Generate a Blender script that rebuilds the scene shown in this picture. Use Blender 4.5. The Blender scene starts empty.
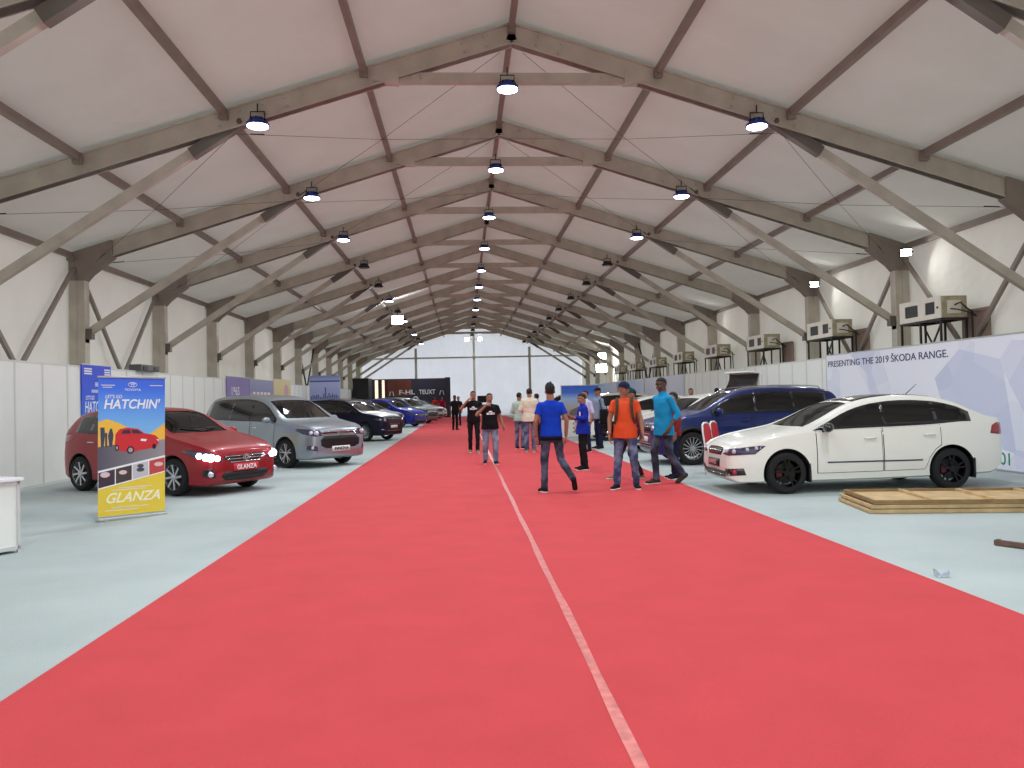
import bpy, bmesh, math, random
from mathutils import Vector, Matrix, noise
from mathutils.bvhtree import BVHTree
random.seed(7)
C = bpy.context.scene.collection
PI = math.pi
def rad(a): return math.radians(a)
# ---------------------------------------------------------------- camera, sky, exposure
FPX = 807.83
cam_data = bpy.data.cameras.new('camera')
cam_data.sensor_width = 36.0
cam_data.lens = 36.0 * FPX / 1024.0
cam_data.clip_end = 400
cam = bpy.data.objects.new('camera', cam_data)
C.objects.link(cam)
YAW, PITCH, ROLL = .0611, .0175, .0217
cam.matrix_world = (Matrix.Translation((-.99, 0, 1.53)) @ Matrix.Rotation(-YAW, 4, 'Z')
                    @ Matrix.Rotation(PI/2 + PITCH, 4, 'X') @ Matrix.Rotation(-ROLL, 4, 'Z'))
bpy.context.scene.camera = cam
S = bpy.context.scene
S.view_settings.view_transform = 'Standard'
S.view_settings.look = 'None'
S.view_settings.gamma = 1
S.view_settings.use_curve_mapping = False
S.view_settings.exposure = 0.38
world = bpy.data.worlds.new('world')
S.world = world
world.use_nodes = True
bg = world.node_tree.nodes['Background']
bg.inputs[0].default_value = (.93, .96, .955, 1)     # bright overcast daylight outside the tent
bg.inputs[1].default_value = .80
LAMP_W = 38.0          # watts of one hanging high-bay lamp
FABRIC_T = .26          # how much daylight the tent skin lets through

# ---------------------------------------------------------------- materials
def s2l(c):
    out = []
    for v in c:
        v /= 255.0
        out.append(v/12.92 if v <= .04045 else ((v+.055)/1.055)**2.4)
    return tuple(out)
MATS = {}
def mat(name, rgb, rough=.6, metal=0.0, coat=0.0, spec=.5, var=0.0, vscale=8.0, bump=0.0, bscale=40.0, emit=0.0):
    if name in MATS: return MATS[name]
    m = bpy.data.materials.new(name); m.use_nodes = True
    nt = m.node_tree; b = nt.nodes['Principled BSDF']
    col = s2l(rgb) + (1,)
    b.inputs['Base Color'].default_value = col
    b.inputs['Roughness'].default_value = rough
    b.inputs['Metallic'].default_value = metal
    b.inputs['Coat Weight'].default_value = coat
    b.inputs['Coat Roughness'].default_value = .05
    b.inputs['Specular IOR Level'].default_value = spec
    tc = nt.nodes.new('ShaderNodeTexCoord')
    if var > 0:
        n = nt.nodes.new('ShaderNodeTexNoise'); n.inputs['Scale'].default_value = vscale; n.inputs['Detail'].default_value = 4
        nt.links.new(tc.outputs['Object'], n.inputs['Vector'])
        r = nt.nodes.new('ShaderNodeValToRGB')
        r.color_ramp.elements[0].position = .3; r.color_ramp.elements[1].position = .7
        r.color_ramp.elements[0].color = tuple(max(0, c*(1-var)) for c in col[:3]) + (1,)
        r.color_ramp.elements[1].color = tuple(min(1, c*(1+var)) for c in col[:3]) + (1,)
        nt.links.new(n.outputs['Fac'], r.inputs['Fac']); nt.links.new(r.outputs['Color'], b.inputs['Base Color'])
    if bump > 0:
        n2 = nt.nodes.new('ShaderNodeTexNoise'); n2.inputs['Scale'].default_value = bscale; n2.inputs['Detail'].default_value = 3
        nt.links.new(tc.outputs['Object'], n2.inputs['Vector'])
        bp = nt.nodes.new('ShaderNodeBump'); bp.inputs['Strength'].default_value = bump; bp.inputs['Distance'].default_value = .02
        nt.links.new(n2.outputs['Fac'], bp.inputs['Height']); nt.links.new(bp.outputs['Normal'], b.inputs['Normal'])
    if emit > 0:
        b.inputs['Emission Color'].default_value = col; b.inputs['Emission Strength'].default_value = emit
    MATS[name] = m
    return m
def fabric_mat(name, rgb, fac):
    m = bpy.data.materials.new(name); m.use_nodes = True; nt = m.node_tree
    nt.nodes.remove(nt.nodes['Principled BSDF'])
    out = nt.nodes['Material Output']; tc = nt.nodes.new('ShaderNodeTexCoord')
    n = nt.nodes.new('ShaderNodeTexNoise'); n.inputs['Scale'].default_value = .8; n.inputs['Detail'].default_value = 5
    nt.links.new(tc.outputs['Object'], n.inputs['Vector'])
    r = nt.nodes.new('ShaderNodeValToRGB'); c = s2l(rgb)
    r.color_ramp.elements[0].position = .3; r.color_ramp.elements[1].position = .7
    r.color_ramp.elements[0].color = tuple(v*.93 for v in c) + (1,); r.color_ramp.elements[1].color = c + (1,)
    nt.links.new(n.outputs['Fac'], r.inputs['Fac'])
    d = nt.nodes.new('ShaderNodeBsdfDiffuse'); t = nt.nodes.new('ShaderNodeBsdfTranslucent'); mx = nt.nodes.new('ShaderNodeMixShader')
    n2 = nt.nodes.new('ShaderNodeTexNoise'); n2.inputs['Scale'].default_value = 1.5; n2.inputs['Detail'].default_value = 2
    nt.links.new(tc.outputs['Object'], n2.inputs['Vector'])
    bp = nt.nodes.new('ShaderNodeBump'); bp.inputs['Strength'].default_value = .5; bp.inputs['Distance'].default_value = .1
    nt.links.new(n2.outputs['Fac'], bp.inputs['Height'])
    for s in (d, t):
        nt.links.new(r.outputs['Color'], s.inputs['Color'])
    nt.links.new(bp.outputs['Normal'], d.inputs['Normal'])
    mx.inputs[0].default_value = fac
    nt.links.new(d.outputs[0], mx.inputs[1]); nt.links.new(t.outputs[0], mx.inputs[2]); nt.links.new(mx.outputs[0], out.inputs['Surface'])
    return m
def glass_mat(name, tint, gloss=.12):
    m = bpy.data.materials.new(name); m.use_nodes = True; nt = m.node_tree
    nt.nodes.remove(nt.nodes['Principled BSDF']); out = nt.nodes['Material Output']
    t = nt.nodes.new('ShaderNodeBsdfTransparent'); t.inputs[0].default_value = tint + (1,)
    g = nt.nodes.new('ShaderNodeBsdfGlossy'); g.inputs['Roughness'].default_value = .03; g.inputs[0].default_value = (.9, .95, 1, 1)
    f = nt.nodes.new('ShaderNodeFresnel'); f.inputs[0].default_value = 1.5
    mx = nt.nodes.new('ShaderNodeMixShader')
    nt.links.new(f.outputs[0], mx.inputs[0]); nt.links.new(t.outputs[0], mx.inputs[1]); nt.links.new(g.outputs[0], mx.inputs[2])
    nt.links.new(mx.outputs[0], out.inputs['Surface'])
    return m
def gmat(name, stops, axis='Z', lo=0, hi=1):
    """printed colour running along an object axis (part of the print)"""
    m = bpy.data.materials.new(name); m.use_nodes = True; nt = m.node_tree; b = nt.nodes['Principled BSDF']; b.inputs['Roughness'].default_value = .5
    tc = nt.nodes.new('ShaderNodeTexCoord'); sp = nt.nodes.new('ShaderNodeSeparateXYZ'); mr = nt.nodes.new('ShaderNodeMapRange'); r = nt.nodes.new('ShaderNodeValToRGB')
    mr.inputs[1].default_value = lo; mr.inputs[2].default_value = hi
    nt.links.new(tc.outputs['Object'], sp.inputs[0]); nt.links.new(sp.outputs[axis], mr.inputs[0]); nt.links.new(mr.outputs[0], r.inputs[0]); nt.links.new(r.outputs[0], b.inputs['Base Color'])
    while len(r.color_ramp.elements) < len(stops): r.color_ramp.elements.new(.5)
    for e, (p, c) in zip(r.color_ramp.elements, stops): e.position = p; e.color = s2l(c) + (1,)
    return m

# ---------------------------------------------------------------- mesh helpers
def finish(name, bm, mats, parent=None, smooth=False, loc=None, rot=None, autosmooth=None):
    me = bpy.data.meshes.new(name); bm.normal_update(); bm.to_mesh(me); bm.free()
    return link(name, me, mats, parent, smooth, loc, rot, autosmooth)
def link(name, me, mats, parent=None, smooth=False, loc=None, rot=None, autosmooth=None):
    me.name = name
    o = bpy.data.objects.new(name, me); C.objects.link(o)
    if mats is not None:
        if not isinstance(mats, (list, tuple)): mats = [mats]
        me.materials.clear()
        for m in mats: me.materials.append(m)
    if smooth or autosmooth:
        for p in me.polygons: p.use_smooth = True
    if autosmooth:
        me.set_sharp_from_angle(angle=rad(autosmooth))
    if parent is not None: o.parent = parent
    if loc is not None: o.location = loc
    if rot is not None: o.rotation_euler = rot
    return o
def empty(name, label=None, cat=None, group=None, loc=(0,0,0), rz=0):
    o = bpy.data.objects.new(name, None); C.objects.link(o); o.empty_display_size = .2
    o.location = loc; o.rotation_euler = (0, 0, rz)
    tag(o, label, cat, group)
    return o
def tag(o, label=None, cat=None, group=None, kind=None):
    if label: o['label'] = label
    if cat: o['category'] = cat
    if group: o['group'] = group
    if kind: o['kind'] = kind
    return o
def box(bm, x0, x1, y0, y1, z0, z1, bev=0.0, mi=0):
    r = bmesh.ops.create_cube(bm, size=1)
    vs = r['verts']
    for v in vs:
        v.co = Vector(((x0+x1)/2 + v.co.x*(x1-x0), (y0+y1)/2 + v.co.y*(y1-y0), (z0+z1)/2 + v.co.z*(z1-z0)))
    fs = {f for v in vs for f in v.link_faces}
    for f in fs: f.material_index = mi
    if bev > 0:
        es = list({e for v in vs for e in v.link_edges})
        bmesh.ops.bevel(bm, geom=es, offset=bev, segments=2, affect='EDGES', profile=.5)
    return vs
def beam(bm, p, q, w, d, up=(0,0,1), mi=0):
    """box bar from p to q; w = width across, d = depth along 'up'"""
    p = Vector(p); q = Vector(q); t = (q-p).normalized(); u = Vector(up); s = t.cross(u).normalized(); u = s.cross(t).normalized()
    vs = []
    for e in (p, q):
        for a, b in ((-1,-1),(1,-1),(1,1),(-1,1)):
            vs.append(bm.verts.new(e + s*a*w/2 + u*b*d/2))
    fs = [(0,1,2,3),(7,6,5,4),(0,4,5,1),(1,5,6,2),(2,6,7,3),(3,7,4,0)]
    out = []
    for f in fs:
        g = bm.faces.new([vs[i] for i in f]); g.material_index = mi; out.append(g)
    bmesh.ops.recalc_face_normals(bm, faces=out)
def tube(bm, pts, rs, seg=8, mi=0, caps=True):
    pts = [Vector(p) for p in pts]
    if not isinstance(rs, (list, tuple)): rs = [rs]*len(pts)
    rings = []; prev = None
    for i, p in enumerate(pts):
        t = (pts[min(i+1, len(pts)-1)] - pts[max(i-1, 0)]).normalized()
        a = prev if prev is not None else (Vector((0,0,1)) if abs(t.z) < .9 else Vector((1,0,0)))
        s = t.cross(a).normalized(); u = s.cross(t).normalized(); prev = u
        rings.append([bm.verts.new(p + (s*math.cos(2*PI*k/seg) + u*math.sin(2*PI*k/seg))*rs[i]) for k in range(seg)])
    nf = []
    for a, b in zip(rings[:-1], rings[1:]):
        for k in range(seg):
            nf.append(bm.faces.new((a[k], a[(k+1)%seg], b[(k+1)%seg], b[k])))
    if caps:
        nf.append(bm.faces.new(rings[0][::-1])); nf.append(bm.faces.new(rings[-1]))
    for f in nf: f.material_index = mi
    bmesh.ops.recalc_face_normals(bm, faces=nf)
def lathe(bm, prof, seg=24, axis='Z', origin=(0,0,0), mi=0, close=False):
    """prof: (r, h) list revolved about the axis"""
    o = Vector(origin); rings = []
    for r, h in prof:
        ring = []
        for k in range(seg):
            a = 2*PI*k/seg; c, s = math.cos(a)*r, math.sin(a)*r
            v = {'Z': (c, s, h), 'Y': (c, h, s), 'X': (h, c, s)}[axis]
            ring.append(bm.verts.new(o + Vector(v)))
        rings.append(ring)
    nf = []
    pairs = list(zip(rings[:-1], rings[1:])) + ([(rings[-1], rings[0])] if close else [])
    for a, b in pairs:
        for k in range(seg): nf.append(bm.faces.new((a[k], a[(k+1)%seg], b[(k+1)%seg], b[k])))
    if not close:
        nf.append(bm.faces.new(rings[0][::-1])); nf.append(bm.faces.new(rings[-1]))
    for f in nf: f.material_index = mi
    bmesh.ops.recalc_face_normals(bm, faces=nf)
def ellipsoid(bm, c, r, seg=16, M=None, mi=0):
    res = bmesh.ops.create_uvsphere(bm, u_segments=seg, v_segments=max(6, seg//2+2), radius=1)
    for v in res['verts']:
        p = Vector((v.co.x*r[0], v.co.y*r[1], v.co.z*r[2]))
        v.co = Vector(c) + (M @ p if M else p)
    for f in {f for v in res['verts'] for f in v.link_faces}: f.material_index = mi
    return res['verts']
def poly(bm, pts, thick=0.0, n=(0,0,1), mi=0):
    n = Vector(n).normalized()
    a = [bm.verts.new(Vector(p) + n*thick) for p in pts]
    f = bm.faces.new(a); fs = [f]
    if thick > 0:
        b = [bm.verts.new(Vector(p)) for p in pts]
        fs.append(bm.faces.new(b[::-1]))
        for k in range(len(pts)):
            fs.append(bm.faces.new((a[k], b[k], b[(k+1)%len(pts)], a[(k+1)%len(pts)])))
    for g in fs: g.material_index = mi
    bmesh.ops.recalc_face_normals(bm, faces=fs)
    bmesh.ops.triangulate(bm, faces=[g for g in fs if len(g.verts) > 4])
def text(name, s, h, mtl, parent, M, width=None, ext=.002, shear=0.0, bold=0.0, align='LEFT'):
    cu = bpy.data.curves.new('t', 'FONT'); cu.body = s; cu.size = 1; cu.extrude = ext; cu.shear = shear; cu.offset = bold
    cu.align_x = align
    ob = bpy.data.objects.new('t', cu); C.objects.link(ob)
    me = bpy.data.meshes.new_from_object(ob.evaluated_get(bpy.context.evaluated_depsgraph_get()))
    bpy.data.objects.remove(ob); bpy.data.curves.remove(cu)
    xs = [v.co.x for v in me.vertices]; ys = [v.co.y for v in me.vertices]
    wd = max(xs)-min(xs); hh = .70
    for v in me.vertices:
        v.co.x = (v.co.x - (min(xs) if align == 'LEFT' else 0)) * ((width/wd) if width else h/hh)
        v.co.y *= h/hh
    o = link(name, me, mtl, parent)
    o.matrix_local = M
    return o
def frame(o, x, y):
    """matrix with the given origin and x, y directions (text plane)"""
    x = Vector(x).normalized(); y = Vector(y).normalized(); z = x.cross(y)
    M = Matrix((x, y, z)).transposed().to_4x4(); M.translation = Vector(o)
    return M
def pchip(P):
    P = sorted(P); X = [p[0] for p in P]; Y = [p[1] for p in P]; n = len(X)
    h = [X[i+1]-X[i] for i in range(n-1)]; d = [(Y[i+1]-Y[i])/h[i] for i in range(n-1)]
    m = [d[0]] + [0 if d[i-1]*d[i] <= 0 else 3*(h[i-1]+h[i])/((2*h[i]+h[i-1])/d[i-1] + (h[i]+2*h[i-1])/d[i]) for i in range(1, n-1)] + [d[-1]]
    def f(x):
        if x <= X[0]: return Y[0]
        if x >= X[-1]: return Y[-1]
        i = 0
        while x > X[i+1]: i += 1
        t = (x-X[i])/h[i]
        return (Y[i]*(1+2*t)*(1-t)**2 + m[i]*h[i]*t*(1-t)**2 + Y[i+1]*t*t*(3-2*t) + m[i+1]*h[i]*t*t*(t-1))
    return f
def copy_tree(o, parent=None):
    c = o.copy(); C.objects.link(c)
    if parent is not None:
        c.parent = parent; c.matrix_parent_inverse = o.matrix_parent_inverse.copy()
    for ch in o.children: copy_tree(ch, c)
    return c
def remesh(bm, vox, smooth_it=2, folds=0.0, fscale=9.0):
    me = bpy.data.meshes.new('r'); bm.to_mesh(me); bm.free()
    ob = bpy.data.objects.new('r', me); C.objects.link(ob)
    md = ob.modifiers.new('r', 'REMESH'); md.mode = 'VOXEL'; md.voxel_size = vox
    if smooth_it:
        sm = ob.modifiers.new('s', 'SMOOTH'); sm.factor = .5; sm.iterations = smooth_it
    out = bpy.data.meshes.new_from_object(ob.evaluated_get(bpy.context.evaluated_depsgraph_get()))
    bpy.data.objects.remove(ob); bpy.data.meshes.remove(me)
    if folds > 0:
        ns = [v.normal.copy() for v in out.vertices]
        for v, n in zip(out.vertices, ns):
            v.co += n * folds * noise.noise(Vector((v.co.x*fscale, v.co.y*fscale, v.co.z*fscale*1.3)))
    return out
# ---------------------------------------------------------------- common materials
M_steel = mat('weathered_aluminium', (186, 180, 166), .5, .25, var=.12, vscale=2.5)
M_purlin = mat('purlin_metal', (140, 130, 120), .55, .2, var=.1, vscale=3)
M_sleeve = mat('dull_steel_sleeve', (98, 92, 84), .5, .3)
M_dark = mat('dark_metal', (48, 46, 46), .5, .4)
M_bolt = mat('bolt_metal', (30, 26, 24), .7, 0)
M_black = mat('black_plastic', (18, 18, 20), .45)
M_white = mat('white_laminate', (240, 241, 234), .45, var=.03, vscale=1.5)
M_alu = mat('bright_aluminium', (190, 192, 190), .35, .7)
M_roof = fabric_mat('tent_roof_fabric', (212, 212, 204), FABRIC_T*.75)
M_wall = fabric_mat('tent_wall_fabric', (232, 229, 220), FABRIC_T)
M_rubber = mat('tyre_rubber', (22, 22, 23), .8)
M_red = mat('red_paint_sign', (200, 30, 40), .5)
M_txtw = mat('white_print', (238, 240, 244), .5)
M_navytxt = mat('navy_print', (38, 44, 92), .5)

# ---------------------------------------------------------------- the tent
Y0, BAY, NF = 14.23, 5.0, 12
YB, YE = Y0 - 4*BAY, Y0 + 12*BAY          # unseen near end left open to let daylight in, far gable end
HE, HR, HW = 5.1, 8.2, 10.0
def roofz(x): return HR - (HR-HE)*abs(x)/HW
bm = bmesh.new(); box(bm, -11, 11, YB, YE+.5, -.12, 0)
def floor_mat():
    m = bpy.data.materials.new('grey_event_carpet'); m.use_nodes = True; nt = m.node_tree; b = nt.nodes['Principled BSDF']
    b.inputs['Roughness'].default_value = .95; b.inputs['Specular IOR Level'].default_value = .15
    tc = nt.nodes.new('ShaderNodeTexCoord')
    n = nt.nodes.new('ShaderNodeTexNoise'); n.inputs['Scale'].default_value = .5; n.inputs['Detail'].default_value = 8
    n3 = nt.nodes.new('ShaderNodeTexNoise'); n3.inputs['Scale'].default_value = 60; n3.inputs['Detail'].default_value = 3
    mx = nt.nodes.new('ShaderNodeMath'); mx.operation = 'ADD'; ml = nt.nodes.new('ShaderNodeMath'); ml.operation = 'MULTIPLY'; ml.inputs[1].default_value = .35
    r = nt.nodes.new('ShaderNodeValToRGB')
    for q in (n, n3): nt.links.new(tc.outputs['Object'], q.inputs['Vector'])
    nt.links.new(n3.outputs['Fac'], ml.inputs[0]); nt.links.new(n.outputs['Fac'], mx.inputs[0]); nt.links.new(ml.outputs[0], mx.inputs[1])
    r.color_ramp.elements[0].position = .42; r.color_ramp.elements[1].position = .95
    r.color_ramp.elements[0].color = s2l((158, 168, 166)) + (1,); r.color_ramp.elements[1].color = s2l((188, 198, 195)) + (1,)
    nt.links.new(mx.outputs[0], r.inputs[0]); nt.links.new(r.outputs[0], b.inputs['Base Color'])
    bp = nt.nodes.new('ShaderNodeBump'); bp.inputs['Strength'].default_value = .35; bp.inputs['Distance'].default_value = .01
    nt.links.new(n3.outputs['Fac'], bp.inputs['Height']); nt.links.new(bp.outputs['Normal'], b.inputs['Normal'])
    return m
tag(finish('floor', bm, floor_mat()), 'light grey carpeted floor of the tent hall', 'floor', kind='structure')
# roof skin, a little slack between the frames
bm = bmesh.new()
nx, ny = 24, 64
grid = []
for j in range(ny*1+1):
    y = YB + (YE+.4-YB)*j/ny; row = []
    ph = ((y-Y0)/BAY) % 1.0
    for i in range(nx+1):
        x = -HW-.05 + (2*HW+.1)*i/nx
        row.append(bm.verts.new((x, y, roofz(x) + .06 - .05*math.sin(PI*ph)*math.sin(PI*((abs(x)/2.55) % 1)))))
    grid.append(row)
for j in range(ny):
    for i in range(nx): bm.faces.new((grid[j][i], grid[j+1][i], grid[j+1][i+1], grid[j][i+1]))
tag(finish('ceiling', bm, M_roof, smooth=True), 'white fabric tent roof skin over the frames', 'tent roof', kind='structure')
def sidewall(s, nm, lb):
    bm = bmesh.new(); n = 240; rows = []
    for j in range(n+1):
        y = YB + (YE-YB)*j/n
        ripple = .03*math.sin(y*5.1) + .02*math.sin(y*11.3+1)
        rows.append([bm.verts.new((s*(HW+.04+(ripple if 0 < k < 6 else 0)), y, HE*k/6)) for k in range(7)])
    for a, b in zip(rows[:-1], rows[1:]):
        for k in range(6): bm.faces.new((a[k], a[k+1], b[k+1], b[k]))
    tag(finish(nm, bm, M_wall, smooth=True), lb, 'tent wall', kind='structure')
sidewall(-1, 'wall_left', 'white fabric side wall of the tent on the left')
sidewall(1, 'wall_right', 'white fabric side wall of the tent on the right')
bm = bmesh.new(); n = 120
for j in range(n):
    x0 = -HW + 2*HW*j/n; x1 = -HW + 2*HW*(j+1)/n
    r0, r1 = .03*math.sin(x0*9), .03*math.sin(x1*9)
    bm.faces.new([bm.verts.new(v) for v in ((x0, YE+r0, 0), (x1, YE+r1, 0), (x1, YE+r1, roofz(x1)), (x0, YE+r0, roofz(x0)))])
bmesh.ops.remove_doubles(bm, verts=bm.verts, dist=1e-4)
tag(finish('wall_far', bm, fabric_mat('gable_fabric', (236, 238, 248), .72), smooth=True), 'white fabric gable wall closing the far end', 'tent wall', kind='structure')
# gable posts and rail
for i, (x, lb) in enumerate([(-5.2, 'left'), (0.1, 'middle'), (5.2, 'right')]):
    bm = bmesh.new(); box(bm, x-.11, x+.11, YE-.28, YE-.08, 0, roofz(x)-.35, .01)
    box(bm, x-.16, x+.16, YE-.30, YE-.06, 0, .03)
    tag(finish('gable_post', bm, M_white if i == 1 else M_steel), '%s upright post standing against the far gable wall' % lb, 'post', 'posts of the far gable wall')
bm = bmesh.new(); beam(bm, (-HW+.4, YE-.17, 5.35), (HW-.4, YE-.17, 5.35), .08, .14)
for x in (-5.2, .1, 5.2): box(bm, x-.14, x+.14, YE-.32, YE-.28, 5.22, 5.48)
tag(finish('gable_rail', bm, M_steel), 'grey horizontal rail across the far gable wall', 'rail')

ORD = {-4: 'roof frame over the unseen end left open for daylight behind the viewer', -3: 'roof frame just behind the viewer', -2: 'roof frame overhead in front of the viewer', -1: 'nearest roof frame, only its ends showing at the top corners of the photo',
       0: 'nearest wholly visible roof frame, largest grey gable beam with a lamp under its tie bar', 1: 'second wholly visible grey roof frame from the near end', 2: 'third wholly visible grey roof frame from the near end',
       3: 'fourth visible grey roof frame from the near end', 4: 'fifth visible grey roof frame from the near end', 5: 'sixth visible grey roof frame from the near end',
       6: 'seventh visible grey roof frame from the near end', 7: 'eighth visible grey roof frame, fifth from the far gable', 8: 'distant grey roof frame, fourth from the far gable',
       9: 'distant grey roof frame, third from the far gable', 10: 'distant grey roof frame, second from the far gable', 11: 'most distant grey roof frame, right before the gable wall'}
def make_frame():
    t = empty('portal_frame')
    tz = .40
    for s in (-1, 1):
        bm = bmesh.new()
        box(bm, min(s*9.98, s*9.63), max(s*9.98, s*9.63), -.12, .12, 0, 4.92)
        box(bm, min(s*9.98, s*9.55), max(s*9.98, s*9.55), -.16, .16, 0, .04)
        for yy in (-.126, .126):
            box(bm, min(s*9.80, s*9.815), max(s*9.80, s*9.815), yy-.004, yy+.004, 0.1, 4.8)
        finish('column', bm, M_steel, t)
        # rafter (keeps below the skin): top edge follows the roof
        bm = bmesh.new(); sl = math.atan2(HR-HE, HW); nrm = Vector((s*math.sin(sl), 0, math.cos(sl)))
        a = Vector((0, 0, HR-.02)); b = Vector((s*9.97, 0, roofz(9.97)-.02)); d = .36
        beam(bm, a - nrm*d/2 + Vector((s*.0, 0, 0)), b - nrm*d/2, .16, d, up=nrm)
        for off in (.015, d-.015):   # flanges
            beam(bm, a - nrm*off, b - nrm*off, .21, .03, up=nrm)
        dirr = (b-a).normalized()
        for dist in (.55, .95, 1.0+3.2, 4.6, 5.0, 5.4):
            for k in (.1, .26):
                for yy in (-.09, .09):
                    p = a + dirr*dist - nrm*k
                    ellipsoid(bm, (p.x, yy*1.05, p.z), (.032, .022, .032), 8, mi=1)
        finish('rafter', bm, [M_steel, M_bolt], t)
        # eave knee gusset
        bm = bmesh.new()
        x1, x2, x3 = s*9.98, s*9.63, s*9.0
        poly(bm, [(x1, -.13, 4.45), (x2, -.13, 4.45), (s*9.5, -.13, 4.6), (x3, -.13, roofz(9.0)-.42), (x3, -.13, roofz(9.0)-.02), (x1, -.13, roofz(9.98)-.02)], .26, (0, 1, 0))
        finish('knee_plate', bm, M_purlin, t)
        # diagonal strut from the column to the rafter
        bm = bmesh.new()
        p = Vector((s*9.68, 0, 3.2)); q = Vector((s*4.75, 0, 6.42)); dd = (q-p).normalized()
        beam(bm, p, q, .12, .16)
        st = finish('diagonal_strut', bm, M_steel, t)
        bm = bmesh.new(); beam(bm, q - dd*1.0, q + dd*.22, .15, .19); ellipsoid(bm, (q.x, -.1, q.z), (.05, .04, .05), 8)
        finish('strut_sleeve', bm, M_sleeve, st)
        bm = bmesh.new(); box(bm, min(s*9.63, s*9.73), max(s*9.63, s*9.73), -.1, .1, 3.02, 3.3); box(bm, min(s*9.5, s*9.66), max(s*9.5, s*9.66), -.09, .09, 3.1, 3.34)
        finish('strut_bracket', bm, M_sleeve, st)
    bm = bmesh.new(); beam(bm, (-2.4, 0, 7.2), (2.4, 0, 7.2), .10, .19)
    for s in (-1, 1):
        poly(bm, [(s*2.0, -.11, 7.1), (s*2.45, -.11, 7.12), (s*2.45, -.11, 7.26), (s*2.0, -.11, 7.3)], .22, (0, 1, 0))
        for k in (1.6, 1.8, 2.15, 2.3): ellipsoid(bm, (s*k, -.06, 7.2), (.025, .02, .025), 8, mi=1)
    finish('tie_beam', bm, [M_steel, M_bolt], t)
    return t
proto = make_frame()
for k in range(-4, 12):
    o = proto if k == -4 else copy_tree(proto)
    o.location = (0, Y0 + k*BAY + (0.15 if k == -4 else 0), 0)
    tag(o, ORD[k], 'tent frame', 'portal frames of the tent')
# purlins
PN = [(0, 'along the ridge of the roof'), (-2.6, 'first left of the ridge'), (2.6, 'first right of the ridge'), (-5.0, 'second left of the ridge, above the left row of lamps'),
      (5.0, 'second right of the ridge, above the right row of lamps'), (-7.45, 'third left of the ridge'), (7.45, 'third right of the ridge'), (-9.92, 'along the left eave'), (9.92, 'along the right eave')]
for x, lb in PN:
    bm = bmesh.new(); z = roofz(x) - .09 + (-.02 if x == 0 else 0)
    beam(bm, (x, YB, z), (x, YE-.3, z), .10, .13)
    for k in range(-3, 12):
        y = Y0 + k*BAY; box(bm, x-.07, x+.07, y-.2, y-.1, z-.13, z+.03); box(bm, x-.07, x+.07, y+.1, y+.2, z-.13, z+.03)
    tag(finish('roof_purlin', bm, M_purlin), 'long brown-grey roof purlin %s' % lb, 'purlin', 'roof purlins running the length of the tent')
# wall V braces and roof wires
for (k0, lbb) in ((-1, 'in the nearest visible bay'), (0, 'in the bay before the second frame'), (1, 'in the bay behind the second frame'), (6, 'in the far middle bay')):
    for s, sl in ((-1, 'left'), (1, 'right')):
        bm = bmesh.new(); x = s*9.86; ya, yb = Y0+k0*BAY+.15, Y0+(k0+1)*BAY-.15; ym = (ya+yb)/2
        beam(bm, (x, ya, 4.72), (x, ym, 2.3), .07, .09, up=(0, 1, 0)); beam(bm, (x, yb, 4.72), (x, ym, 2.3), .07, .09, up=(0, 1, 0))
        beam(bm, (x, ym, 2.35), (x, ya, .1), .07, .09, up=(0, 1, 0)); beam(bm, (x, ym, 2.35), (x, yb, .1), .07, .09, up=(0, 1, 0))
        tag(finish('wall_brace', bm, M_dark if k0 == 6 else M_purlin), 'X shaped steel brace on the %s wall %s' % (sl, lbb), 'brace', 'wall braces between the columns')
for k0, lb in ((0, 'first wholly visible'), (1, 'second')):
    for s, sl in ((-1, 'left'), (1, 'right')):
        ya, yb = Y0+k0*BAY, Y0+(k0+1)*BAY
        bm = bmesh.new()
        P = lambda x, y: Vector((s*x, y, roofz(x)-.42))
        for a, b in ((P(9.4, yb-.1), P(4.9, ya+.1)), (P(9.4, ya+.1), P(4.9, yb-.1)), (P(4.9, yb-.1), P(.2, ya+.1)), (P(4.9, ya+.1), P(.2, yb-.1))):
            tube(bm, [a, (a+b)/2 - Vector((0, 0, .06)), b], .004, 5)
            m_ = a.lerp(b, .05); tube(bm, [m_, a.lerp(b, .09)], .012, 6)
        tag(finish('bracing_wire', bm, M_dark), 'thin crossed bracing wires under the %s roof slope in the %s bay' % (sl, lb), 'wire', 'crossed roof bracing wires')

# ---------------------------------------------------------------- lamps
M_led = mat('led_white', (225, 235, 255), emit=14.0)
M_ledoff = mat('lamp_off_lens', (60, 62, 70), .3)
M_hous = mat('lamp_housing_blue_flare', (42, 62, 150), .35, .4)  # bluish flare around the lit lamps, put into their housing colour
M_housd = mat('lamp_housing_dark', (40, 36, 40), .5, .3)
def make_lamp(on):
    t = empty('high_bay_lamp')
    bm = bmesh.new(); lathe(bm, [(.04, .10), (.10, .09), (.12, .04), (.19, .0), (.20, -.05), (.185, -.05)], 24)
    h = finish('lamp_housing', bm, M_hous if on else M_housd, t, autosmooth=40)
    bm = bmesh.new(); lathe(bm, [(.178, -.045), (.178, -.062), (.15, -.075)], 24); finish('lamp_lens', bm, M_led if on else M_ledoff, t)
    bm = bmesh.new(); tube(bm, [(-.12, 0, .02), (-.12, 0, .2), (.12, 0, .2), (.12, 0, .02)], .012, 6); tube(bm, [(0, 0, .2), (0, 0, .34)], .012, 6)
    for a in range(8):
        c, s_ = math.cos(a*PI/4), math.sin(a*PI/4); beam(bm, (c*.06, s_*.06, .07), (c*.14, s_*.14, .04), .012, .07)
    finish('lamp_bracket', bm, M_housd, h)
    return t
lamp_on, lamp_off = make_lamp(True), make_lamp(False)
u_on = u_off = False
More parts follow.
